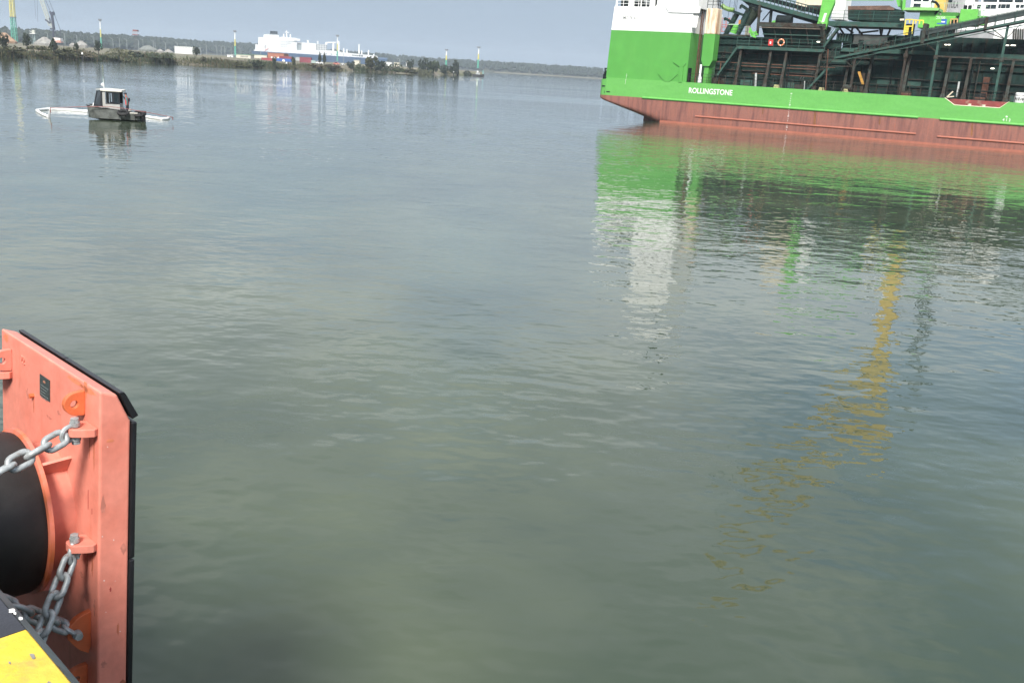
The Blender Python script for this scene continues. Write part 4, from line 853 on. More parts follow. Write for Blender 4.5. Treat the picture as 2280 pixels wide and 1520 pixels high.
gw = MB(); gw.path([(x, ins*.5 - .01, zt) for (x, zt, ins, zk) in sta[:6]], .045, 6); gw.path([(x, HW - ins*.5, zt) for (x, zt, ins, zk) in sta[:6]], .045, 6); gw.build('gunwale', mt_bframe, boat)
for px in (278, 298): a = BF(px + 1, 253).x; MB().bar((a, .0, .6), (a - .02, .06, .1), .05, .06).build('hull_rib', mt_alu, boat)
x = BF(268.5, 260).x; MB().bar((x, -.01, .66), (x - .02, .05, .08), .06, .08).build('hull_rib', mt_alu, boat)
# cabin
ca, cb_ = BF(229, 240, .3).x, BF(267, 240, .3).x; cz0, cz1 = .7, BF(250, 201, .3).z; fa = BF(208.5, 240, .3).x; ft = BF(215, 200, .3).x; wz0, wz1 = BF(250, 232, .3).z, BF(250, 206.5, .3).z
CW = 1.3
MB().box(ca, cb_, .3, .3 + CW, cz0 - .3, wz0 - .02).build('cabin_lower', mt_cabin, boat)
for o in (.3, .3 + CW - .06):
    cabn = MB(); cabn.box(ca, ca + .2, o, o + .06, wz0 - .02, cz1 - .1); cabn.box(cb_ - .05, cb_, o, o + .06, wz0 - .02, cz1 - .1); cabn.box(ca + .2, cb_ - .05, o, o + .06, wz1 + .03, cz1 - .1); cabn.build('cabin_frame', mt_cabin, boat)
for o in (.285, .3 + CW - .04):
    wf = MB(); xa, xb = BF(236, 220, .3).x, BF(266, 220, .3).x; xm = BF(251, 220, .3).x
    wf.box(xa, xb, o, o + .05, wz0, wz0 + .09).box(xa, xb, o, o + .05, wz1 - .05, wz1 + .03).box(xa, xa + .06, o, o + .05, wz0, wz1).box(xb - .06, xb, o, o + .05, wz0, wz1).box(xm - .05, xm + .1, o, o + .05, wz0, wz1)
    w_ = wf.build('side_window', mt_bframe, boat)
    MB().box(xm + .1, xm + .42, o + .015, o + .03, wz0 + .09, wz1 - .05).build('pane', mt_glass, w_)
MB().add([(fa, .35, .95), (ca, .31, .95), (ca, .31, cz1 - .1), (ft, .4, cz1 - .1)], [(0, 1, 2, 3)]).build('quarter_frame', mat('cabin_glass', (.05, .06, .07), .1, var=.1), boat)
MB().add([(fa, .35, .95), (ft, .4, cz1 - .1), (ft, .2 + CW, cz1 - .1), (fa, .25 + CW, .95)], [(0, 1, 2, 3)]).build('windscreen', MATS['cabin_glass'], boat)
wb = MB(); wb.bar((fa, .34, .95), (ft, .39, cz1 - .1), .07).bar((ca - .08, .3, .75), (ca - .05, .3, cz1 - .1), .1).bar((fa + .3, .34, .95), (ft + .25, .38, cz1 - .12), .04).bar((fa + .45, .33, .95), (ft + .3, .37, cz1 - .12), .05).box(fa, ca, .33, .37, .78, 1.12)
wb.build('windscreen_frame', mt_bframe, boat)
MB().box(ft - .08, ca - .1, .25, .35 + CW, cz1 - .02, cz1 + .02).build('roof_visor', mt_cabin, boat)
MB().prism([(ca - .1, cz1 + .08), (cb_ + .2, cz1 + .04), (cb_ + .2, cz1 - .12), (ca - .1, cz1 - .1)], 'y', .2, .4 + CW).build('roof', mt_roof, boat, bevel=.03)
bc = BF(228.5, 188.5, .9); MB().lathe([(.03, -.14), (.12, -.08), (.14, .0), (.1, .09), (.02, .12)], (bc.x, .9, bc.z), (0, 0, 1), 14).build('search_light', mat('chrome_white', (.7, .72, .74), .25, metal=.3, var=.05), boat, smooth=True)
an = BF(231.5, 193, .8); MB().tube((an.x, .8, cz1), (an.x - .03, .8, BF(230, 176, .8).z), .022, .012, n=6).build('antenna', mt_letter, boat)
for (px, py, rx, o) in ((274.5, 251.5, .34, -.06), (309, 254, .32, .3)):
    c = BF(px, py, o); t_ = MB(); t_.path([(c.x + rx*cos(a*pi/9), o + .04*cos(a*pi/9) + (.28*sin(a*pi/9) if px > 300 else .2*sin(a*pi/9)), c.z + .13*sin(a*pi/9)) for a in range(18)], .115, 8, closed=True); t_.build('tyre_fender', mt_tyre, boat, smooth=True)
om = MB(); c = BF(304, 265, .9); om.box(g1 - .1, g1 + .28, .7, 1.15, -.1, .55); om.box(g1 - .05, g1 + .34, .65, 1.2, .42, .78); om.build('outboard_motor', mt_tyre, boat, bevel=.06)
fb = BF(213, 239, .6); MB().lathe([(.05, -.22), (.22, -.16), (.27, .0), (.22, .16), (.05, .22)], (fb.x, .6, .98), (1, .3, 0), 14).build('white_float', mt_wboom, boat, smooth=True)
random.seed(4)
for k in range(6): x = BF(222 + 3.2*k, 240, .35).x; MB().bar((x, .35, .75), (x + .05, .35, 1.1 - .05*(k % 2)), .045).build('bow_rail_post', mat('rail_red', (.4, .09, .06)), boat)
for (px, py) in ((272.5, 247), (284, 247), (289, 246)): c = BF(px, py, .8); MB().lathe([(.03, -.13), (.13, -.05), (.13, .07), (.03, .13)], (c.x, .8, c.z), (0, 0, 1), 10).build('stern_gear', mt_cabin, boat)
MB().box(BF(284, 251).x, g1 - .1, .0, .2, .6, .66).build('stern_plate', mt_roof, boat)
sp_ = thing('sweep_pole', 'long thin red pole laid across the boat and out over both sides', 'pole', BF.p0, BF.ang)
a_, m_, c_ = BF(112, 240.5, -.1), BF(245, 237.5, -.15), BF(384, 261.5, .4)
MB().path([a_, BF(180, 238, -.12), m_, BF(272, 241, -.1), BF(325, 250, .1), c_], .024, 6).build('shaft', mt_pole, sp_)
MB().tube(a_ + Vector((0, 0, .03)), a_ - Vector((0, 0, .35)), .03).tube(c_ + Vector((0, 0, .03)), c_ - Vector((-.03, 0, .2)), .03).build('end_line', mt_pole, sp_)
def floatboom(label, pts, r=.12):
    t = thing('floating_boom', label, 'boom'); P = [on_level(x, y, 0) + Vector((0, 0, .07)) for x, y in pts]
    full = []
    for a, b in zip(P, P[1:]): full += [a.lerp(b, k/4) for k in range(4)]
    full.append(P[-1]); random.seed(2)
    MB().path(full, r, 8, rs=[r*random.uniform(.85, 1.12) for _ in full]).build('float', mt_wboom, t, smooth=True)
    return t
b1_ = floatboom('white floating boom bent into a hook left of the boat', [(196, 250.5), (172, 248.5), (150, 246.5), (128, 245.5), (106, 245), (90, 246.5), (82, 248), (88, 252.5), (97, 257.5), (107, 261.5)], .11)
c = on_level(108, 262, 0); MB().tube(c + Vector((0, 0, -.1)), c + Vector((.12, .1, .55)), .09, .07).build('end_buoy', mat('grey_buoy', (.35, .36, .36), .6), b1_)
b2_ = floatboom('white floating boom trailing right of the boat', [(312, 260), (325, 262), (345, 265), (362, 267.5), (372, 266.5), (377, 263.5)], .11)

def person(name, label, joints, edges, radii, parent_loc, rz, mats, paint, sub=2):
    me = bpy.data.meshes.new(name); me.from_pydata(joints, edges, []); o = bpy.data.objects.new(name, me); col.objects.link(o)
    sk = o.modifiers.new('skin', 'SKIN'); sb = o.modifiers.new('sub', 'SUBSURF'); sb.levels = sub; sb.render_levels = sub
    for i, r in enumerate(radii): me.skin_vertices[0].data[i].radius = r if isinstance(r, tuple) else (r, r)
    me.skin_vertices[0].data[0].use_root = True
    dg = bpy.context.evaluated_depsgraph_get(); m2 = bpy.data.meshes.new_from_object(o.evaluated_get(dg))
    bpy.data.objects.remove(o); m2.name = name; m2.materials.clear()
    for m in mats: m2.materials.append(m)
    for p in m2.polygons: p.material_index = paint(p.center); p.use_smooth = True
    o = bpy.data.objects.new(name, m2); col.objects.link(o); o.location = parent_loc; o.rotation_euler = (0, 0, rz)
    return tag(o, label, 'person')
mp_red = mat('vest_red', (.55, .05, .05), .7, var=.12, scale=8); mp_teal = mat('sleeve_teal', (.05, .20, .19), .7, var=.1); mp_navy = mat('trousers_navy', (.014, .018, .035), .8, var=.2); mp_skin = mat('skin', (.45, .26, .19), .6, var=.05); mp_cap = mat('cap_black', (.015, .016, .02), .7, var=.1); mp_boot = mat('boots_black', (.01, .01, .01), .6)
# local: x along the boat (bow = -x), y away, z up from the deck
J = [(0, 0, .92), (0, 0, 1.12), (-.02, 0, 1.34), (-.04, 0, 1.45), (-.07, 0, 1.53), (-.09, 0, 1.63), (-.09, 0, 1.72),
     (-.02, -.19, 1.40), (.06, -.24, 1.14), (.03, -.23, .90), (.02, -.23, .83),
     (-.02, .19, 1.40), (-.18, .24, 1.30), (-.34, .20, 1.52), (-.36, .19, 1.58),
     (0, -.10, .86), (-.02, -.12, .48), (.02, -.12, .09), (-.12, -.13, .045),
     (0, .10, .86), (.03, .12, .48), (.05, .12, .09), (-.09, .13, .045)]
E_ = [(0, 1), (1, 2), (2, 3), (3, 4), (4, 5), (5, 6), (2, 7), (7, 8), (8, 9), (9, 10), (2, 11), (11, 12), (12, 13), (13, 14), (0, 15), (15, 16), (16, 17), (17, 18), (0, 19), (19, 20), (20, 21), (21, 22)]
R_ = [(.15, .12), (.155, .125), (.17, .125), (.08, .07), (.06, .06), (.10, .085), (.07, .06), .075, .058, .045, .035, .075, .056, .045, .035, .095, .075, .05, .04, .095, .075, .05, .04]
def paint(c):
    if c.z > 1.50 and abs(c.y) < .13 and c.x > -.25: return 3 if c.z < 1.64 else 0
    if c.z < .14: return 5
    if c.z < .90 and abs(c.y) < .2: return 2
    if abs(c.y) > .175 and .90 < c.z and c.x > -.12: return 1
    if abs(c.y) > .17 and c.z <= .90: return 3
    if c.x < -.12 and c.z > 1.18: return 3 if c.x < -.33 else 1
    return 0
pl_ = BF(284, 249, .75); pw = BF.p0 + BF.e*pl_.x + BF.i*.75
man = person('person', 'person in red vest and dark trousers standing behind the boat cabin', J, E_, R_, (pw.x, pw.y, .30), BF.ang, [mp_red, mp_teal, mp_navy, mp_skin, mp_cap, mp_boot], paint)
cp = MB(); cp.lathe([(.112, -.02), (.115, .03), (.09, .075), (.03, .095)], (-.088, 0, 1.69), (0, 0, 1), 14); cp.prism([(-.16, -.07), (-.27, -.05), (-.27, .05), (-.16, .07)], 'z', 1.685, 1.70)
cp.build('cap', mp_cap, man, smooth=True)
MB().box(.12, .2, -.13, .13, 1.12, 1.4).build('backpack', mp_navy, man, bevel=.03)

# ================================================================== FAR SHORE
mt_land = mat('peninsula_soil', (.14, .115, .085), .9, var=.2, scale=.05, c2=(.10, .105, .055), lo=.4, hi=.6, c3=(.24, .20, .16), s3=.02, lo3=.55, hi3=.7)
shore_px = [(-160, 121), (0, 128), (225, 136.3), (400, 143.8), (580, 152), (720, 156.8), (850, 161.3), (950, 165.2), (1050, 168.8), (1078, 170.3)]
SH = [on_level(x, y, 0) for x, y in shore_px]; SH.insert(0, Vector((-176, 225, 0)))
rows = [(0, -.4), (3, .5), (8, 1.2), (20, 2.0), (60, 2.8), (180, 3.3), (420, 3.4), (700, 3.4)]
lm_ = MB(); nsh = len(SH)
for k, p in enumerate(SH):
    taper = 1.0 if k < nsh - 3 else (.30, .14, .03)[k - (nsh - 3)]
    if k == nsh - 4: taper = .55
    for d, z in rows: q_ = p + Vector((-.80, .60, 0)) * d * taper; lm_.v.append((q_.x, q_.y, z if d else -.4))
nr = len(rows)
for k in range(nsh - 1):
    for j in range(nr - 1): lm_.f.append((k*nr + j, (k+1)*nr + j, (k+1)*nr + j + 1, k*nr + j + 1)); lm_.mi.append(0)
struct(lm_.build('peninsula', mt_land, smooth=True))
# wooded ridge across the lagoon
ridge = [(-700, 950), (-250, 1150), (0, 1300), (250, 1500), (420, 1900), (560, 2150), (800, 2180), (960, 2160), (1100, 2130), (1340, 2140), (1700, 2250), (2300, 2300), (3000, 2350)]
rtop = [26, 25, 24.5, 26, 29, 33, 29, 25.5, 26, 26, 27, 27, 27]        # height of the tree tops above the water
RG = [at_depth(x, horizon(x), d) for x, d in ridge]
hm = MB(); prof_ = [(-60, -.5), (-25, .08), (0, .3), (60, .75), (140, 1.0), (420, 1.05), (900, .3)]
for p, rt_ in zip(RG, rtop):
    dv = Vector((p.x, p.y, 0)).normalized()
    for d, z in prof_: q_ = Vector((p.x, p.y, 0)) + dv*d; hm.v.append((q_.x, q_.y, z*(rt_ - 12)))
for k in range(len(RG) - 1):
    for j in range(len(prof_) - 1): n7 = len(prof_); hm.f.append((k*n7 + j, (k+1)*n7 + j, (k+1)*n7 + j + 1, k*n7 + j + 1)); hm.mi.append(0)
struct(hm.build('hills', mat('hill_floor', (.045, .05, .03), .95, var=.2, scale=.03), smooth=True))
mt_for = [mat('forest_%d' % i, c, .9, var=.25, scale=.12) for i, c in enumerate(((.012, .022, .013), (.017, .028, .014), (.024, .034, .016)))]
random.seed(31)
fm = MB(); t_ = (1 + 5**.5)/2
ICO = [Vector(v).normalized() for v in ((-1, t_, 0), (1, t_, 0), (-1, -t_, 0), (1, -t_, 0), (0, -1, t_), (0, 1, t_), (0, -1, -t_), (0, 1, -t_), (t_, 0, -1), (t_, 0, 1), (-t_, 0, -1), (-t_, 0, 1))]
ICF = [(0,11,5),(0,5,1),(0,1,7),(0,7,10),(0,10,11),(1,5,9),(5,11,4),(11,10,2),(10,7,6),(7,1,8),(3,9,4),(3,4,2),(3,2,6),(3,6,8),(3,8,9),(4,9,5),(2,4,11),(6,2,10),(8,6,7),(9,8,1)]
for k in range(len(RG) - 1):
    a, b = RG[k], RG[k+1]; L = (b - a).length; n_ = int(L / .42) if k < 9 else int(L/1.2)
    for _ in range(n_):
        u = random.random(); p = a.lerp(b, u); dv = Vector((p.x, p.y, 0)).normalized(); d = random.choice((random.uniform(-20, 20), random.uniform(0, 150), random.uniform(0, 150)))
        q_ = Vector((p.x, p.y, 0)) + dv*d; z0 = lerp_tab(prof_, d)*((1-u)*rtop[k] + u*rtop[k+1] - 12); h = random.uniform(8.5, 12.6) if d > -5 else random.uniform(5, 9); r = random.uniform(2.4, 4.6); mi = random.choice((0, 0, 1, 1, 2))
        fm.add([q_ + Vector((v.x*r*random.uniform(.7, 1.25), v.y*r*random.uniform(.7, 1.25), z0 + h*.58 + v.z*h*.46*random.uniform(.8, 1.15))) for v in ICO], ICF, mi)
stuff(fm.build('forest', mt_for))
far_beach = MB()
for k in (8, 9):
    a, b = RG[k], RG[k+1]; da, db = Vector((a.x, a.y, 0)).normalized(), Vector((b.x, b.y, 0)).normalized(); A2, B2 = Vector((a.x, a.y, 0)), Vector((b.x, b.y, 0))
    far_beach.add([A2 - da*62, B2 - db*62, B2 - db*40, A2 - da*40], [(0, 1, 2, 3)])
for i, v in enumerate(far_beach.v): far_beach.v[i] = (v[0], v[1], .25 if i % 4 < 2 else .9)
struct(far_beach.build('far_beach', mat('beach_sand', (.26, .23, .17), .9, var=.2, scale=.05)))

# --- foliage on the peninsula
mt_leaf = {k: mat('leaf_' + k, c, .85, var=.35, scale=.9) for k, c in dict(dark=(.024, .036, .018), olive=(.062, .066, .026), brown=(.085, .070, .036), green=(.040, .058, .024)).items()}
mt_bark = mat('bark', (.06, .045, .035), .9, var=.2, scale=3)
def crown_mesh(seed, shape, kind):
    random.seed(seed); mb = MB()
    LOB = [(Vector((random.uniform(-.55, .55), random.uniform(-.55, .55), random.uniform(.25, .78))), random.uniform(.22, .45)) for _ in range(7)] + [(Vector((0, 0, .35)), .42)]
    for _ in range(460):
        while True:
            p = Vector((random.uniform(-1, 1), random.uniform(-1, 1), random.uniform(-1, 1)))
            if p.length <= 1: break
        z = (p.z + 1)/2
        if shape == 'cone': w = max(.06, 1 - z) * 1.05; p = Vector((p.x*w, p.y*w, z))
        elif shape == 'mound': p = Vector((p.x, p.y, max(0, p.z)*.95))
        else:
            c = LOB[random.randrange(len(LOB))]; p = c[0] + p*c[1]; p = Vector((p.x, p.y, min(1, max(0, p.z))))
        r = random.uniform(.06, .13); a = Vector((random.gauss(0, 1), random.gauss(0, 1), random.gauss(0, 1))).normalized(); b = a.orthogonal().normalized()
        mb.add([p + a*r, p + b*r, p - a*r, p - b*r], [(0, 1, 2, 3)])
    me = bpy.data.meshes.new('crown'); me.from_pydata(mb.v, [], mb.f); me.materials.append(mt_leaf[kind]); return me
tm = MB(); tm.tube((0, 0, -.6), (0, 0, .5), .06, .03, n=6); tm.tube((0, 0, .2), (.25, .1, .6), .025, .012, n=5); tm.tube((0, 0, .25), (-.2, -.15, .62), .025, .012, n=5); trunk_me = tm.mesh('trunk'); trunk_me.materials.append(mt_bark)
CR = {}
for i, (s_, k_) in enumerate((('round', 'dark'), ('round', 'green'), ('cone', 'dark'), ('mound', 'olive'), ('mound', 'brown'), ('mound', 'green'), ('round', 'olive'), ('mound', 'dark'))): CR[(s_, k_)] = [crown_mesh(100 + i*3 + j, s_, k_) for j in range(2)]
ORD = ('first', 'second', 'third', 'fourth', 'fifth', 'sixth', 'seventh', 'eighth', 'ninth', 'tenth', 'eleventh', 'twelfth', 'thirteenth', 'fourteenth', 'fifteenth', 'sixteenth', 'seventeenth', 'eighteenth', 'nineteenth', 'twentieth', 'twenty-first', 'twenty-second', 'twenty-third', 'twenty-fourth')
LBL = {('round', 'dark'): ('dark round crowned tree standing on the far bank', 'tree'), ('round', 'green'): ('green leafy tree growing on the far bank', 'tree'), ('cone', 'dark'): ('dark pointed conifer standing on the far bank', 'tree'), ('mound', 'olive'): ('low olive shrub on the far bank', 'shrub'), ('mound', 'brown'): ('low brownish shrub near the far waterline', 'shrub'), ('mound', 'green'): ('low green shrub on the far bank', 'shrub'), ('round', 'olive'): ('olive coloured leafy tree on the far bank', 'tree'), ('mound', 'dark'): ('low dark shrub on the far bank', 'shrub')}
NMN = {'round': 'leafy_tree', 'cone': 'conifer_tree', 'mound': 'shrub'}
def plant(px, base, wpx, hpx, D, shape, kind):
    c = at_depth(px, base, D); sc_ = D / F_PX; lab, cat = LBL[(shape, kind)]; rank = PRANK[(px, base)]
    t = thing(NMN[shape], lab + (', %s of its kind from the left' % ORD[rank] if rank is not None else ''), cat, (c.x, c.y, c.z), random.uniform(0, 6.28), lab.split(' ')[0] + ' ' + {'tree': 'trees', 'shrub': 'shrubs'}[cat] + ' of the far bank')
    h = hpx*sc_; w = wpx*sc_/2
    tr = inst('trunk', trunk_me, t, (0, 0, 0), (0, 0, 0), (h*.8, h*.8, h*.9))
    inst('crown', random.choice(CR[(shape, kind)]), t, (0, 0, -h*.06), (0, 0, 0), (w, w, h*1.04)); return t
random.seed(77)
PLANTS = [(9, 103, 26, 26, 325, 'round', 'dark'), (60, 100, 24, 24, 335, 'round', 'dark'), (120, 111, 26, 25, 340, 'cone', 'dark'), (171, 110, 14, 13, 352, 'round', 'dark'), (219, 112, 22, 20, 360, 'round', 'dark'),
          (30, 112, 50, 10, 318, 'mound', 'olive'), (85, 110, 50, 9, 330, 'mound', 'olive'), (265, 122, 62, 16, 365, 'mound', 'olive'), (300, 125, 40, 11, 372, 'mound', 'dark'), (345, 126, 30, 10, 385, 'mound', 'green'), (375, 128, 34, 12, 392, 'mound', 'green'), (150, 122, 60, 12, 342, 'mound', 'olive'), (190, 126, 50, 11, 352, 'mound', 'brown'),
          (437, 121, 20, 16, 520, 'round', 'dark'), (453, 138, 16, 12, 415, 'mound', 'dark'), (478, 143, 22, 12, 422, 'mound', 'green'), (535, 146, 50, 12, 428, 'mound', 'olive'), (570, 146, 40, 12, 436, 'mound', 'green'), (612, 142, 14, 14, 450, 'round', 'dark'), (654, 144, 14, 15, 470, 'round', 'olive'), (712, 137, 12, 20, 560, 'cone', 'dark'), (722, 138, 12, 20, 565, 'cone', 'dark'), (700, 149, 40, 9, 500, 'mound', 'brown'), (740, 151, 40, 8, 515, 'mound', 'brown'),
          (782, 152, 24, 14, 530, 'round', 'dark'), (800, 157, 26, 15, 530, 'mound', 'green'), (826, 152, 36, 24, 560, 'round', 'olive'), (848, 156, 40, 20, 575, 'round', 'dark'), (880, 157, 44, 16, 590, 'mound', 'green'), (905, 161, 50, 10, 590, 'mound', 'olive'), (915, 152, 24, 18, 640, 'round', 'dark'), (945, 160, 34, 27, 650, 'round', 'dark'), (966, 162, 36, 25, 660, 'round', 'green'), (935, 163, 50, 10, 630, 'mound', 'olive'), (990, 165, 30, 18, 690, 'round', 'dark'), (1016, 166, 30, 28, 715, 'round', 'dark'), (1003, 167, 26, 18, 710, 'round', 'green'), (1040, 167, 20, 10, 735, 'mound', 'dark')]
PRANK = {}
for key in LBL:
    same = sorted([p for p in PLANTS if p[5:] == key])
    for i, p in enumerate(same): PRANK[(p[0], p[1])] = i if len(same) > 1 else None
for a in PLANTS: plant(*a)
# reeds and rough grass: a dense fringe no one could count
random.seed(15); rd = MB()
seg = [(SH[i], SH[i+1]) for i in range(len(SH) - 1)]
for i, (a, b) in enumerate(seg):
    L = (b - a).length; taper = 1.0 if i < 6 else (.5, .35, .25, .2)[i - 6] if i - 6 < 4 else .2
    nb = int(L * (60 if i < 6 else 22))
    for _ in range(nb):
        d = abs(random.gauss(0, 1))*8 + .6; d *= taper; u = random.random(); p = a.lerp(b, u) + Vector((-.80, .60, 0))*d
        hh = random.uniform(1.0, 2.6) * (1.05 if i < 4 else .75) * (.8 + .4*sin(u*L*.13 + i)); z0 = lerp_tab(rows, d) - .3; w_ = random.uniform(.10, .25); an = random.uniform(0, pi); lean = Vector((random.gauss(0, .2), random.gauss(0, .2), 0))
        ax = Vector((cos(an), sin(an), 0))*w_; mi = random.choice((0, 0, 1, 1, 2, 3)) if sin(p.y*.045 + p.x*.08) > -.3 else random.choice((2, 2, 3, 1))
        rd.add([p - ax + Vector((0, 0, z0)), p + ax + Vector((0, 0, z0)), p + ax*.3 + lean + Vector((0, 0, z0 + hh)), p - ax*.5 + lean + Vector((0, 0, z0 + hh*.93))], [(0, 1, 2, 3)], mi)
me = bpy.data.meshes.new('reeds'); me.from_pydata(rd.v, [], rd.f)
for m in (mt_leaf['olive'], mt_leaf['brown'], mt_leaf['green'], mt_leaf['dark']): me.materials.append(m)
me.polygons.foreach_set('material_index', rd.mi); ro = bpy.data.objects.new('reeds', me); col.objects.link(ro); stuff(ro)

# --- floodlight masts, towers, lamps
mt_mg = mat('mast_green', (.10, .36, .27), .5, var=.08); mt_my = mat('mast_yellow', (.55, .50, .14), .5, var=.08); mt_mw = mat('mast_white', (.72, .73, .72), .5, var=.05); mt_mgrey = mat('lamp_grey', (.20, .21, .23), .5, var=.1)
def floodmast(label, px, ytop, ybase, D, w=.9):
    b = at_depth(px, ybase, D); tp = at_depth(px, ytop, D); h = tp.z - b.z
    t = thing('floodlight_mast', label, 'mast', b, 0, 'green yellow and white floodlight masts')
    rr = [w, w*.85, w*.7, w*.55]; cuts = [0, .40, .66, .93]
    for k, m in enumerate((mt_mg, mt_my, mt_mw)): MB().tube((0, 0, h*cuts[k]), (0, 0, h*cuts[k+1]), rr[k]/2, rr[k+1]/2, n=8).build('shaft_section', m, t)
    hd = MB(); hd.tube((0, 0, h*.93), (0, 0, h*.95), 1.1, n=10); hd.build('lamp_ring', mt_mgrey, t)
    for k in range(6): a = k*pi/3; MB().box(cos(a)*1.1 - .35, cos(a)*1.1 + .35, sin(a)*1.1 - .2, sin(a)*1.1 + .2, h*.95, h).build('floodlight', mt_mgrey, t)
floodmast('floodlight mast standing between the dark harbour crane and the red lattice tower', 226, 43, 110, 900, 1.5)
floodmast('floodlight mast left of the white gas carrier', 524, 68, 126, 900, 1.6)
floodmast('floodlight mast in front of the white gas carrier', 751, 78, 136, 900, 1.3)
floodmast('floodlight mast behind the bushes, left of the two near the spit end', 993, 110, 150, 800, 1.5)
floodmast('floodlight mast at the end of the spit beside the barge', 1064, 104, 152, 800, 1.5)
# lattice tower at the left edge
b = at_depth(33, 93, 640); tp_h = 44
lt = thing('lattice_mast', 'tall lattice mast in green, yellow and white at the left edge', 'mast', b)
for (z0, z1, m) in ((0, 15, mt_mg), (15, 28, mt_my), (28, tp_h, mt_mw)):
    mb = MB(); wf_ = lambda z: 1.25 - .55*z/tp_h
    for sx in (-1, 1):
        for sy in (-1, 1): mb.bar((sx*wf_(z0), sy*wf_(z0), z0), (sx*wf_(z1), sy*wf_(z1), z1), .42)
    z = z0
    while z < z1 - .5:
        zn = min(z + 2.4, z1); w0, w1 = wf_(z), wf_(zn)
        for f_ in (((-w0, -w0), (w1, -w1)), ((w0, -w0), (-w1, -w1)), ((w0, w0), (-w1, w1)), ((-w0, -w0), (-w1, w1))): mb.bar((*f_[0], z), (*f_[1], zn), .14)
        z = zn
    mb.build('lattice_section', m, lt)
MB().box(-1.6, 1.6, -1.6, 1.6, 14.8, 15.1).build('platform', mt_mgrey, lt)
# red and white lattice tower
mt_gal_ = mat('tower_pale', (.38, .36, .36), .6)
b = at_depth(304, 112, 900); hh = at_depth(304, 66, 900).z - b.z
rt = thing('red_lattice_tower', 'short lattice tower with red and white head above the trees', 'tower', b)
mb = MB(); 
for sx in (-1, 1):
    for sy in (-1, 1): mb.bar((sx*1.5, sy*1.5, 0), (sx*.9, sy*.9, hh*.72), .3)
for k in range(6): z0, z1 = hh*.72*k/6, hh*.72*(k+1)/6; mb.bar((-1.3, -1.3, z0), (1.2, -1.2, z1), .18); mb.bar((1.3, -1.3, z0), (-1.2, -1.2, z1), .18)
mb.build('frame', mat('tower_dark', (.10, .11, .11), .6), rt)
MB().box(-2.4, 2.4, -2.4, 2.4, hh*.72, hh*.76).box(-2.0, 2.0, -2.0, 2.0, hh*.9, hh*.98).build('gallery', mat('tower_red', (.20, .07, .06), .6), rt)
for sx in (-1.8, 0, 1.8): MB().box(sx - .25, sx + .25, -1.9, -1.5, hh*.76, hh*.9).build('post', mt_gal_, rt)
# control tower with platform
b = at_depth(76, 99, 700); ct = thing('control_tower', 'small platform tower on splayed legs beside the grey gravel heap', 'tower', b)
mb = MB(); mb.bar((-1.5, 0, 0), (-.6, 0, 7), .35).bar((1.4, 0, 0), (.5, 0, 7), .35).bar((-.2, 0, 0), (.8, .5, 7), .7); mb.build('legs', mat('tower_legs', (.18, .24, .24), .6), ct)
MB().box(-2.2, 1.6, -1, 1, 7, 7.4).build('platform', mt_mw, ct)
MB().box(-.6, 1.3, -.8, .8, 7.4, 9.6).build('cabin', mat('tower_cabin', (.45, .47, .42), .6), ct)
MB().bar((-2.6, 0, 8.9), (-.6, 0, 8.0), .2).build('arm', mt_mw, ct)
mt_gal = mat('lamp_post_grey', (.27, .30, .30), .5, var=.05)
def street_lamp(rank, px, ytop, ybase, D):
    b = at_depth(px, ybase, D); h = at_depth(px, ytop, D).z - b.z
    t = thing('street_lamp', 'grey street lamp post on the far port road, %s from the left' % ORD[rank], 'lamp post', b, 0, 'street lamps along the far port road')
    MB().tube((0, 0, 0), (0, 0, h), .2, .14, n=6).build('post', mt_gal, t)
    MB().bar((0, 0, h), (-1.5, 0, h + .5), .14).build('arm', mt_gal, t)
    MB().box(-2.2, -1.4, -.2, .2, h + .45, h + .62).build('lamp_head', mt_gal, t)
for rank, (px, y0, y1) in enumerate(sorted(((145, 75, 101), (172, 80, 100), (107, 75, 98), (210, 83, 104), (252, 87, 106), (267, 86, 107), (283, 89, 110), (309, 90, 110), (319, 89, 112), (342, 92, 114), (346, 96, 116), (369, 95, 117), (396, 97, 112), (415, 98, 108), (446, 100, 120), (460, 101, 122), (483, 104, 124), (493, 104, 127), (501, 104, 127), (515, 107, 123), (537, 109, 124), (580, 112, 124), (765, 120, 146), (890, 132, 143)))):
    street_lamp(rank, px, y0, y1, 760)
# heaps
def heap(label, px, ybase, wpx, hpx, D, m):
    b = at_depth(px, ybase, D); s_ = D / F_PX; random.seed(int(px)); mb = MB(); R = wpx*s_/2; Hh = hpx*s_; n = 22; rg_ = [(1, -1.2), (1, 0), (.72, .36), (.42, .72), (.18, .95), (.02, 1.0)]
    for f_, z in rg_: mb.v += [(R*f_*random.uniform(.9, 1.1)*cos(2*pi*k/n), R*.8*f_*random.uniform(.9, 1.1)*sin(2*pi*k/n), max(z, -1)*Hh*(random.uniform(.92, 1.06) if z > 0 else 1)) for k in range(n)]
    for i in range(len(rg_) - 1): mb.f += [(i*n + k, i*n + (k+1) % n, (i+1)*n + (k+1) % n, (i+1)*n + k) for k in range(n)]; mb.mi += [0]*n
    mb.f.append(tuple((len(rg_)-1)*n + k for k in range(n))); mb.mi.append(0)
    o = mb.build('material_heap', m, None); o.location = b; tag(o, label, 'heap'); return o
mt_gr = mat('gravel_grey', (.24, .235, .22), .95, var=.15, scale=.6); mt_gb = mat('gravel_brown', (.30, .20, .13), .95, var=.15, scale=.5)
heap('broad grey gravel heap behind the conifer on the bank', 100, 97, 44, 13, 620, mt_gr); heap('brown sand heap at the left edge of the bank', 10, 92, 50, 17, 620, mt_gb)
heap('pointed small grey gravel heap right of the dark crane', 181, 101, 28, 9, 640, mt_gr); heap('low pale gravel heap left of the pointed one', 162, 100, 14, 4, 640, mt_gr)
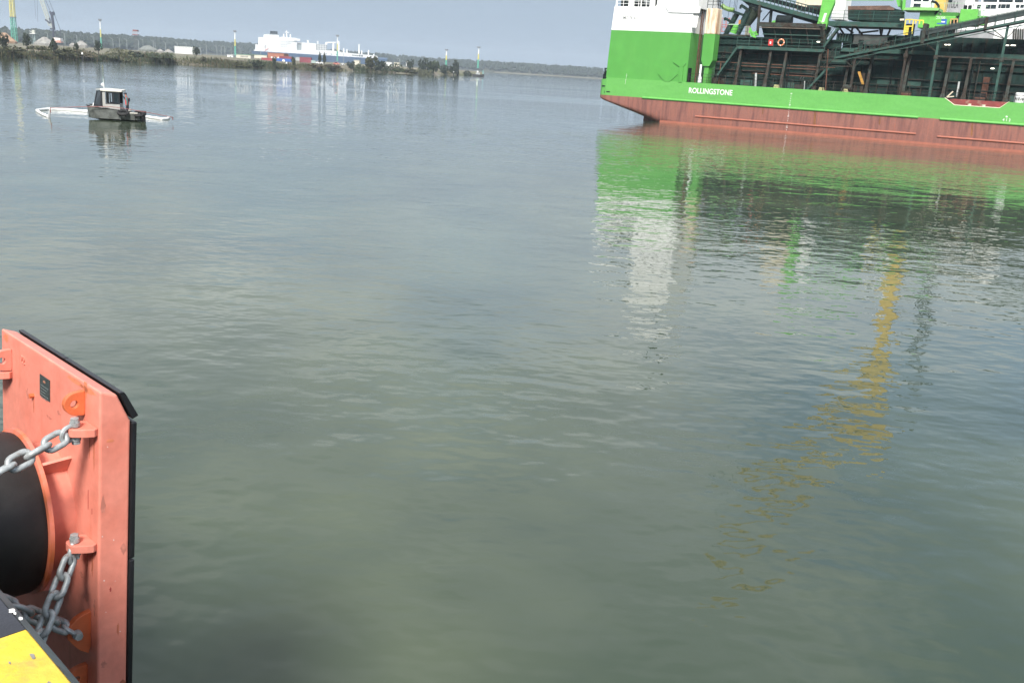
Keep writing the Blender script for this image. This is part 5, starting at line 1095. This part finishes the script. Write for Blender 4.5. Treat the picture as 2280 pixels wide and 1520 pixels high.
heap('greyish heap beyond the lamp posts near the red tower', 330, 111, 42, 9, 700, mat('gravel_dark', (.15, .16, .15), .95, var=.1, scale=.4)); heap('pale sand heap beside the white warehouse', 375, 117, 20, 7, 640, mt_gr); heap('small pale sand heap between the lamp posts', 357, 115, 16, 5, 650, mt_gr)
# harbour crane on the bank
b = at_depth(125, 97, 820); K = 820 / F_PX
hc = thing('harbour_crane', 'dark harbour crane with grey lattice boom leaning to the left', 'crane', b)
def cp_(px, py): p = at_depth(px, py, 820) - b; return Vector((p.x, 0, p.z))
mt_cg = mat('crane_grey_lattice', (.33, .36, .34), .6, var=.1); mt_cd = mat('crane_dark_blue', (.035, .04, .065), .5, var=.1); mt_cw = mat('crane_house_white', (.66, .60, .56), .5, var=.1, scale=.3, c2=(.42, .2, .14), lo=.5, hi=.6)
MB().prism([(cp_(*p).x, cp_(*p).z) for p in ((120, 84), (137, 86), (139, 96), (122, 95))], 'y', -2.5, 2.5).build('machinery_house', mt_cw, hc)
MB().bar(cp_(119, 97), cp_(119, 66), 1.0).bar(cp_(126, 84), cp_(122, 66), .35).bar(cp_(134, 86), cp_(134, 66), .35).build('mast_lower', mt_cd, hc)
MB().bar(cp_(120, 66), cp_(115, 30), 1.7, 1.5).bar(cp_(113, 31), cp_(121, 31), 2.0, 2.6).bar(cp_(111, 26), cp_(114, 32), 1.3, 1.3).bar(cp_(117, 27), cp_(121, 33), 1.3, 1.3).bar(cp_(112, 65), cp_(122, 65), 1.6, 1.2).build('mast', mt_cd, hc)
mb = MB(); r0_, r1_ = cp_(118, 65), cp_(86, -30); r2_, r3_ = cp_(109, 58), cp_(78, -30); ns_ = 14
mb.bar(r0_, r1_, .7); mb.bar(r2_, r3_, .7)
for k in range(ns_): mb.bar(r0_.lerp(r1_, k/ns_), r2_.lerp(r3_, (k+.5)/ns_), .45); mb.bar(r2_.lerp(r3_, (k+.5)/ns_), r0_.lerp(r1_, (k+1)/ns_), .45)
mb.build('lattice_boom', mt_cg, hc)
MB().bar(cp_(101, 44), cp_(112, 52), 1.2).bar(cp_(110, 40), cp_(113, 52), .8).build('sheave_block', mt_cd, hc)
for (a_, b_) in (((134, 66), (120, 30)), ((121, 30), (105, -10)), ((112, 26), (97, -10)), ((80, 42), (76, -10)), ((84, 50), (83, -10))): MB().bar(cp_(*a_), cp_(*b_), .25 if a_[0] > 90 else .12).build('stay_cable', mt_cd, hc)

# --- buildings, containers, cars
def simple_building(label, px0, y0, px1, y1, D, depth, m, roof_m=None, name='warehouse'):
    a, c = at_depth(px0, y1, D), at_depth(px1, y1, D); zt_ = at_depth((px0+px1)/2, y0, D).z; zb_ = min(a.z, c.z)
    t = thing(name, label, 'building', (a.x, a.y, zb_)); L = c.x - a.x; H_ = zt_ - zb_
    MB().box(0, L, 0, depth, -1.5, H_*.88).build('wall', m, t)
    MB().prism([(-.2, H_*.88), (L + .2, H_*.88), (L + .2, H_*.97), (-.2, H_*.97)], 'y', -.2, depth + .2).build('roof', roof_m or m, t)
    return t, L, H_
mt_wall = mat('warehouse_white', (.62, .64, .63), .6, var=.04, scale=.1); mt_groof = mat('roof_green', (.16, .28, .20), .6, var=.1); mt_hut = mat('hut_cream', (.52, .50, .42), .7, var=.06, scale=.2)
t, L, H_ = simple_building('long white warehouse with dark doorways behind the far bank', 389, 104, 435, 117, 660, 12, mt_wall)
for k in range(6): MB().box(L*(.1 + .15*k), L*(.1 + .15*k) + .25, -.06, 0, 0, H_*.85).build('panel_joint', mat('panel_grey', (.35, .38, .38), .6), t)
t, L, H_ = simple_building('cream building with green roof and dark wall lettering left of the red containers', 526, 121, 558, 134, 600, 8, mt_hut, mt_groof)
for k in range(6): MB().box(L*(.32 + .09*k), L*(.32 + .09*k) + .45, -.05, 0, H_*.5, H_*.7).build('wall_mark', mt_ink, t)
t, L, H_ = simple_building('small pale hut left of the green roofed building', 506, 122, 519, 131, 610, 5, mt_wall, name='hut')
MB().box(L*.45, L*.65, -.05, 0, 0, H_*.6).build('door', mt_ink, t)
t, L, H_ = simple_building('long low building with green roof edge in front of the gas carrier', 560, 122, 594, 128, 700, 8, mt_hut, mt_groof)
t, L, H_ = simple_building('orange brown warehouse with pale windows below the gas carrier stern', 596, 118, 632, 131, 700, 14, mat('brick_orange', (.33, .13, .08), .8, var=.08, scale=.3))
for k in range(4): MB().box(L*(.2 + .2*k), L*(.2 + .2*k) + 1.2, -.05, 0, .3, 1.6).build('window', mt_wall, t)
t, L, H_ = simple_building('low white shed among the trees right of the gas carrier bow', 850, 138, 872, 146, 720, 6, mt_wall, name='shed')
t, L, H_ = simple_building('small pale shed near the trees of the spit', 877, 139, 889, 145, 735, 6, mt_hut, name='shed')
t, L, H_ = simple_building('pale hut on the bank under the gas carrier bow', 788, 134, 800, 141, 640, 5, mt_hut, name='hut')
def container(label, px, ybase, wpx, hpx, D, m, logo=False):
    b = at_depth(px, ybase, D); L = wpx*D/F_PX; Hc = hpx*D/F_PX; t = thing('shipping_container', label, 'container', b)
    MB().box(0, L, 0, 2.4, 0, Hc).build('body', m, t)
    n = max(3, int(L / .8)); 
    for k in range(n): MB().box(L*(k + .3)/n, L*(k + .7)/n, -.05, 0, .15, Hc - .15).build('corrugation', m, t)
    for x in (0, L - .12): MB().box(x, x + .12, -.07, 0, 0, Hc).build('corner_post', m, t)
    if logo: MB().lathe([(.75, 0), (.75, .03)], (L*.48, -.09, Hc*.5), (0, 1, 0), 12).build('logo', mt_letter, t)
mt_cr = mat('container_red', (.26, .045, .05), .6, var=.1, scale=.3); mt_cb = mat('container_blue', (.03, .10, .33), .6, var=.08, scale=.3); mt_cr2 = mat('container_maroon', (.19, .04, .055), .6, var=.1, scale=.3); mt_cgr = mat('container_grey', (.34, .36, .36), .6, var=.08)
container('red container low on the bank left of the blue one', 582, 136.5, 24, 7.5, 560, mt_cr); container('blue container with round white logo on the bank', 615, 139.5, 33, 9, 560, mt_cb, True); container('dull red container behind the blue container', 622, 132, 28, 6.5, 600, mt_cr2)
container('large maroon container right of the blue one', 667, 139, 25, 11, 560, mt_cr2); container('small grey container between the red ones', 658, 135, 9, 7, 575, mt_cgr); container('pale green container right of the maroon one', 692, 141, 10, 6, 560, mat('container_pale', (.30, .38, .36), .6))
def parked_car(label, px, ybase, wpx, D, m):
    b = at_depth(px, ybase, D); L = wpx*D/F_PX; t = thing('parked_car', label, 'car', b); h = L*.17
    MB().prism([(0, .3), (L, .3), (L, h + .25), (L*.80, h + .35), (L*.68, h*2 + .3), (L*.3, h*2 + .3), (L*.16, h + .35), (0, h + .25)], 'y', 0, 1.7).build('body', m, t, bevel=.06)
    MB().prism([(L*.22, h + .38), (L*.76, h + .38), (L*.66, h*2 + .2), (L*.32, h*2 + .2)], 'y', -.02, -.002).build('window', mt_glass, t)
    for x in (.2, .8): MB().lathe([(.33, 0), (.33, .2)], (L*x, -.05, .33), (0, 1, 0), 12).build('wheel', mt_tyre, t)
parked_car('white car parked in front of the dark conifers', 703, 142.5, 15, 560, mt_mw); parked_car('red and white car parked right of the white one', 741, 144.5, 14, 575, mat('car_red', (.45, .16, .13), .4)); parked_car('white van at the right end of the parked cars', 758, 145.5, 8, 575, mt_mw)
# marker posts standing in the water
def marker(label, px, ybase, hpx):
    p = on_level(px, ybase, 0); h = hpx*p.y/F_PX; t = thing('channel_marker', label, 'marker post', p, 0, 'marker posts in the shallows')
    MB().tube((0, 0, -.5), (0, 0, h*.75), .3, .25, n=8).build('pile', mt_tyre, t); MB().tube((0, 0, h*.75), (0, 0, h), .32, .2, n=8).build('cap', mt_mw, t)
marker('dark marker post with pale cap off the left bank', 184, 135, 17); marker('dark marker post with pale cap below the blue container', 638, 152.5, 13); marker('dark marker post off the bushes left of the spit end', 787, 159, 11); marker('dark marker post off the tall trees of the spit', 954, 165, 9); marker('dark marker post nearest the spit end', 1010, 168, 8)
wp = at_depth(905, 147, 700); wn_ = thing('white_crane_post', 'small white davit post among the dark trees of the spit', 'post', wp)
MB().bar((0, 0, 0), (0, 0, 2.4), .5).build('post', mt_mw, wn_); MB().bar((0, 0, 2.3), (.8, 0, 3.2), .35).build('arm', mt_mw, wn_)
# barge at the end of the spit
bp_ = on_level(1053, 170, 0); bg_ = thing('moored_barge', 'small black hulled barge with white cabin at the end of the spit', 'barge', bp_)
L = 24*bp_.y/F_PX
MB().prism([(-.6, 1.5), (0, -.2), (L - .3, -.2), (L, 1.8), (L*.6, 1.3)], 'y', -2, 3).build('hull', mt_tyre, bg_)
MB().box(L*.25, L*.6, -1, 2, 1.3, 2.6).build('cabin', mt_cgr, bg_); MB().lathe([(.05, -.7), (.6, -.4), (.7, 0), (.6, .4), (.05, .7)], (L*.4, 0, 3.2), (0, 0, 1), 10).build('white_dome', mt_mw, bg_); MB().box(L*.85, L*.92, -.3, .3, 1.6, 4.5).build('post', mat('teal_post', (.15, .35, .34), .5), bg_)

# --- gas carrier beyond the peninsula
st_w, bo_w = at_depth(582, 135, 1870), at_depth(858, 150, 2040)
GF = Frame(st_w[:2], atan2(bo_w.y - st_w.y, bo_w.x - st_w.x)); GL = (Vector(bo_w[:2]) - Vector(st_w[:2])).length
gc = thing('gas_carrier', 'large white and blue gas carrier ship lying beyond the peninsula', 'ship', GF.p0, GF.ang)
mt_gblue = mat('carrier_blue', (.020, .062, .14), .5, var=.06, scale=.05); mt_gw = mat('carrier_white', (.80, .80, .79), .5, var=.02, scale=.05); mt_ggrey = mat('carrier_grey', (.30, .34, .35), .6, var=.15, scale=.1)
dz = GF(625, 117.5).z
MB().prism([(0, -1), (-2, dz), (GL, dz + .5), (GL + 6, dz + 3), (GL - 2, -1)], 'y', 0, 40).build('hull', mt_gblue, gc)
def g(px0, y0, px1, y1, o, dp, m, name): 
    xm, ym = (px0+px1)/2, (y0+y1)/2; return MB().box(GF(px0, ym, o).x, GF(px1, ym, o).x, o, o + dp, GF(xm, y1, o).z, GF(xm, y0, o).z).build(name, m, gc)
tr_ = MB(); pts = [(GF(x, y, 2).x, GF(x, y, 2).z) for x, y in ((582, 122), (582, 112), (740, 113), (765, 117), (840, 125), (842, 132), (852, 136), (625, 119))]
MB().prism(pts, 'y', 2, 36).build('trunk_deck', mt_gw, gc)
g(590, 86, 661, 118, 3, 30, mt_gw, 'accommodation'); g(583, 100, 592, 120, 3, 30, mt_gw, 'stern_house'); g(597, 78.5, 621, 86, 8, 20, mt_gw, 'funnel')
for k in range(4): g(603.5 + 4*k, 69.5 + .3*k, 606 + 4*k, 77, 10, 4, mt_dark, 'exhaust')
g(600, 76.5, 620, 78.6, 9, 10, mt_ggrey, 'funnel_top')
g(655, 86.5, 668.5, 91.5, 1, 34, mt_gw, 'bridge_wing'); g(628, 84, 660, 88, 4, 28, mt_gw, 'bridge_deck')
for (x, y) in ((632, 76), (638.5, 68), (647, 77)): g(x - .7, y, x + .9, 86, 12, 2, mt_gw, 'mast')
g(635, 72, 643, 73.5, 12, 2, mt_gw, 'mast_yard')
for k, (x, y) in enumerate([(625 + 4*(i % 4), 93 + 5.5*(i // 4)) for i in range(12)]): g(x, y, x + 1.8, y + 1.6, 2.8, .3, mt_ggrey, 'window')
for (x0, y0, x1, y1) in ((640, 92, 660, 93), (640, 96, 648, 97), (645, 112, 660, 113.2), (604, 113, 640, 114)): g(x0, y0, x1, y1, 2.7, .3, mt_ggrey, 'deck_line')
MB().bar(GF(588, 115, 2.6), GF(597, 108, 2.6), 2.2, .6).build('emblem', mat('emblem_red', (.55, .15, .12), .6), gc)
g(673, 96, 704, 118, 3, 26, mt_gw, 'cargo_house'); g(661, 99, 673, 113, 6, 20, mt_ggrey, 'pipe_rack'); g(705, 99, 728, 112, 4, 20, mt_ggrey, 'process_module')
for k in range(6): g(706 + 3.7*k, 99, 707 + 3.7*k, 118, 3, 1, mt_gw, 'module_post')
for y in (99, 104, 108.5): g(705, y, 728, y + .8, 3, 1, mt_gw, 'module_deck')
for x, y in ((686, 90), (708, 92)): g(x - .7, y, x + .9, 98, 10, 2, mt_gw, 'vent_mast'); g(x - 2, y, x + 2, y + 2, 10, 2, mt_gw, 'vent_head')
MB().bar(GF(726, 101, 6), GF(727, 95, 6), 3).bar(GF(727, 95, 6), GF(748, 95, 6), 2.4).bar(GF(742, 96, 6), GF(742, 113, 6), 3).bar(GF(754, 92, 6), GF(754, 115, 6), 2.6).build('deck_crane', mt_gw, gc)
for (x, y0, y1) in ((800, 99, 120), (766, 108, 118), (773, 110, 119), (806, 113, 121), (821, 112, 123), (833, 121, 127)): g(x - .8, y0, x + .8, y1, 10, 2, mt_gw, 'deck_post')
g(798.5, 99, 802, 101, 10, 2, mt_gw, 'vent_head')
for k in range(5): g(784 + 5*k, 122.5 + .5*(k % 3), 788 + 5*k, 124.5 + .6*k, 1.9, .2, mt_ink, 'hull_mark')
for k in range(4): g(712 + 12*k, 119 + .6*k, 716 + 12*k, 121 + .6*k, 1.9, .2, mt_ggrey, 'hull_mark')

# ================================================================== AIR
hz_ = MB().box(-4400, 4400, -390, 4100, -1.5, 82).build('haze', mat('unused_surface', (1, 1, 1)))
hm_ = bpy.data.materials.new('haze_air'); hm_.use_nodes = True; t = hm_.node_tree
for n in list(t.nodes): t.nodes.remove(n)
mo = t.nodes.new('ShaderNodeOutputMaterial'); pv = t.nodes.new('ShaderNodeVolumePrincipled'); pv.inputs['Density'].default_value = .00019; pv.inputs['Color'].default_value = (.78, .89, 1.0, 1); pv.inputs['Anisotropy'].default_value = .2
t.links.new(pv.outputs[0], mo.inputs['Volume']); hz_.data.materials.clear(); hz_.data.materials.append(hm_); stuff(hz_)
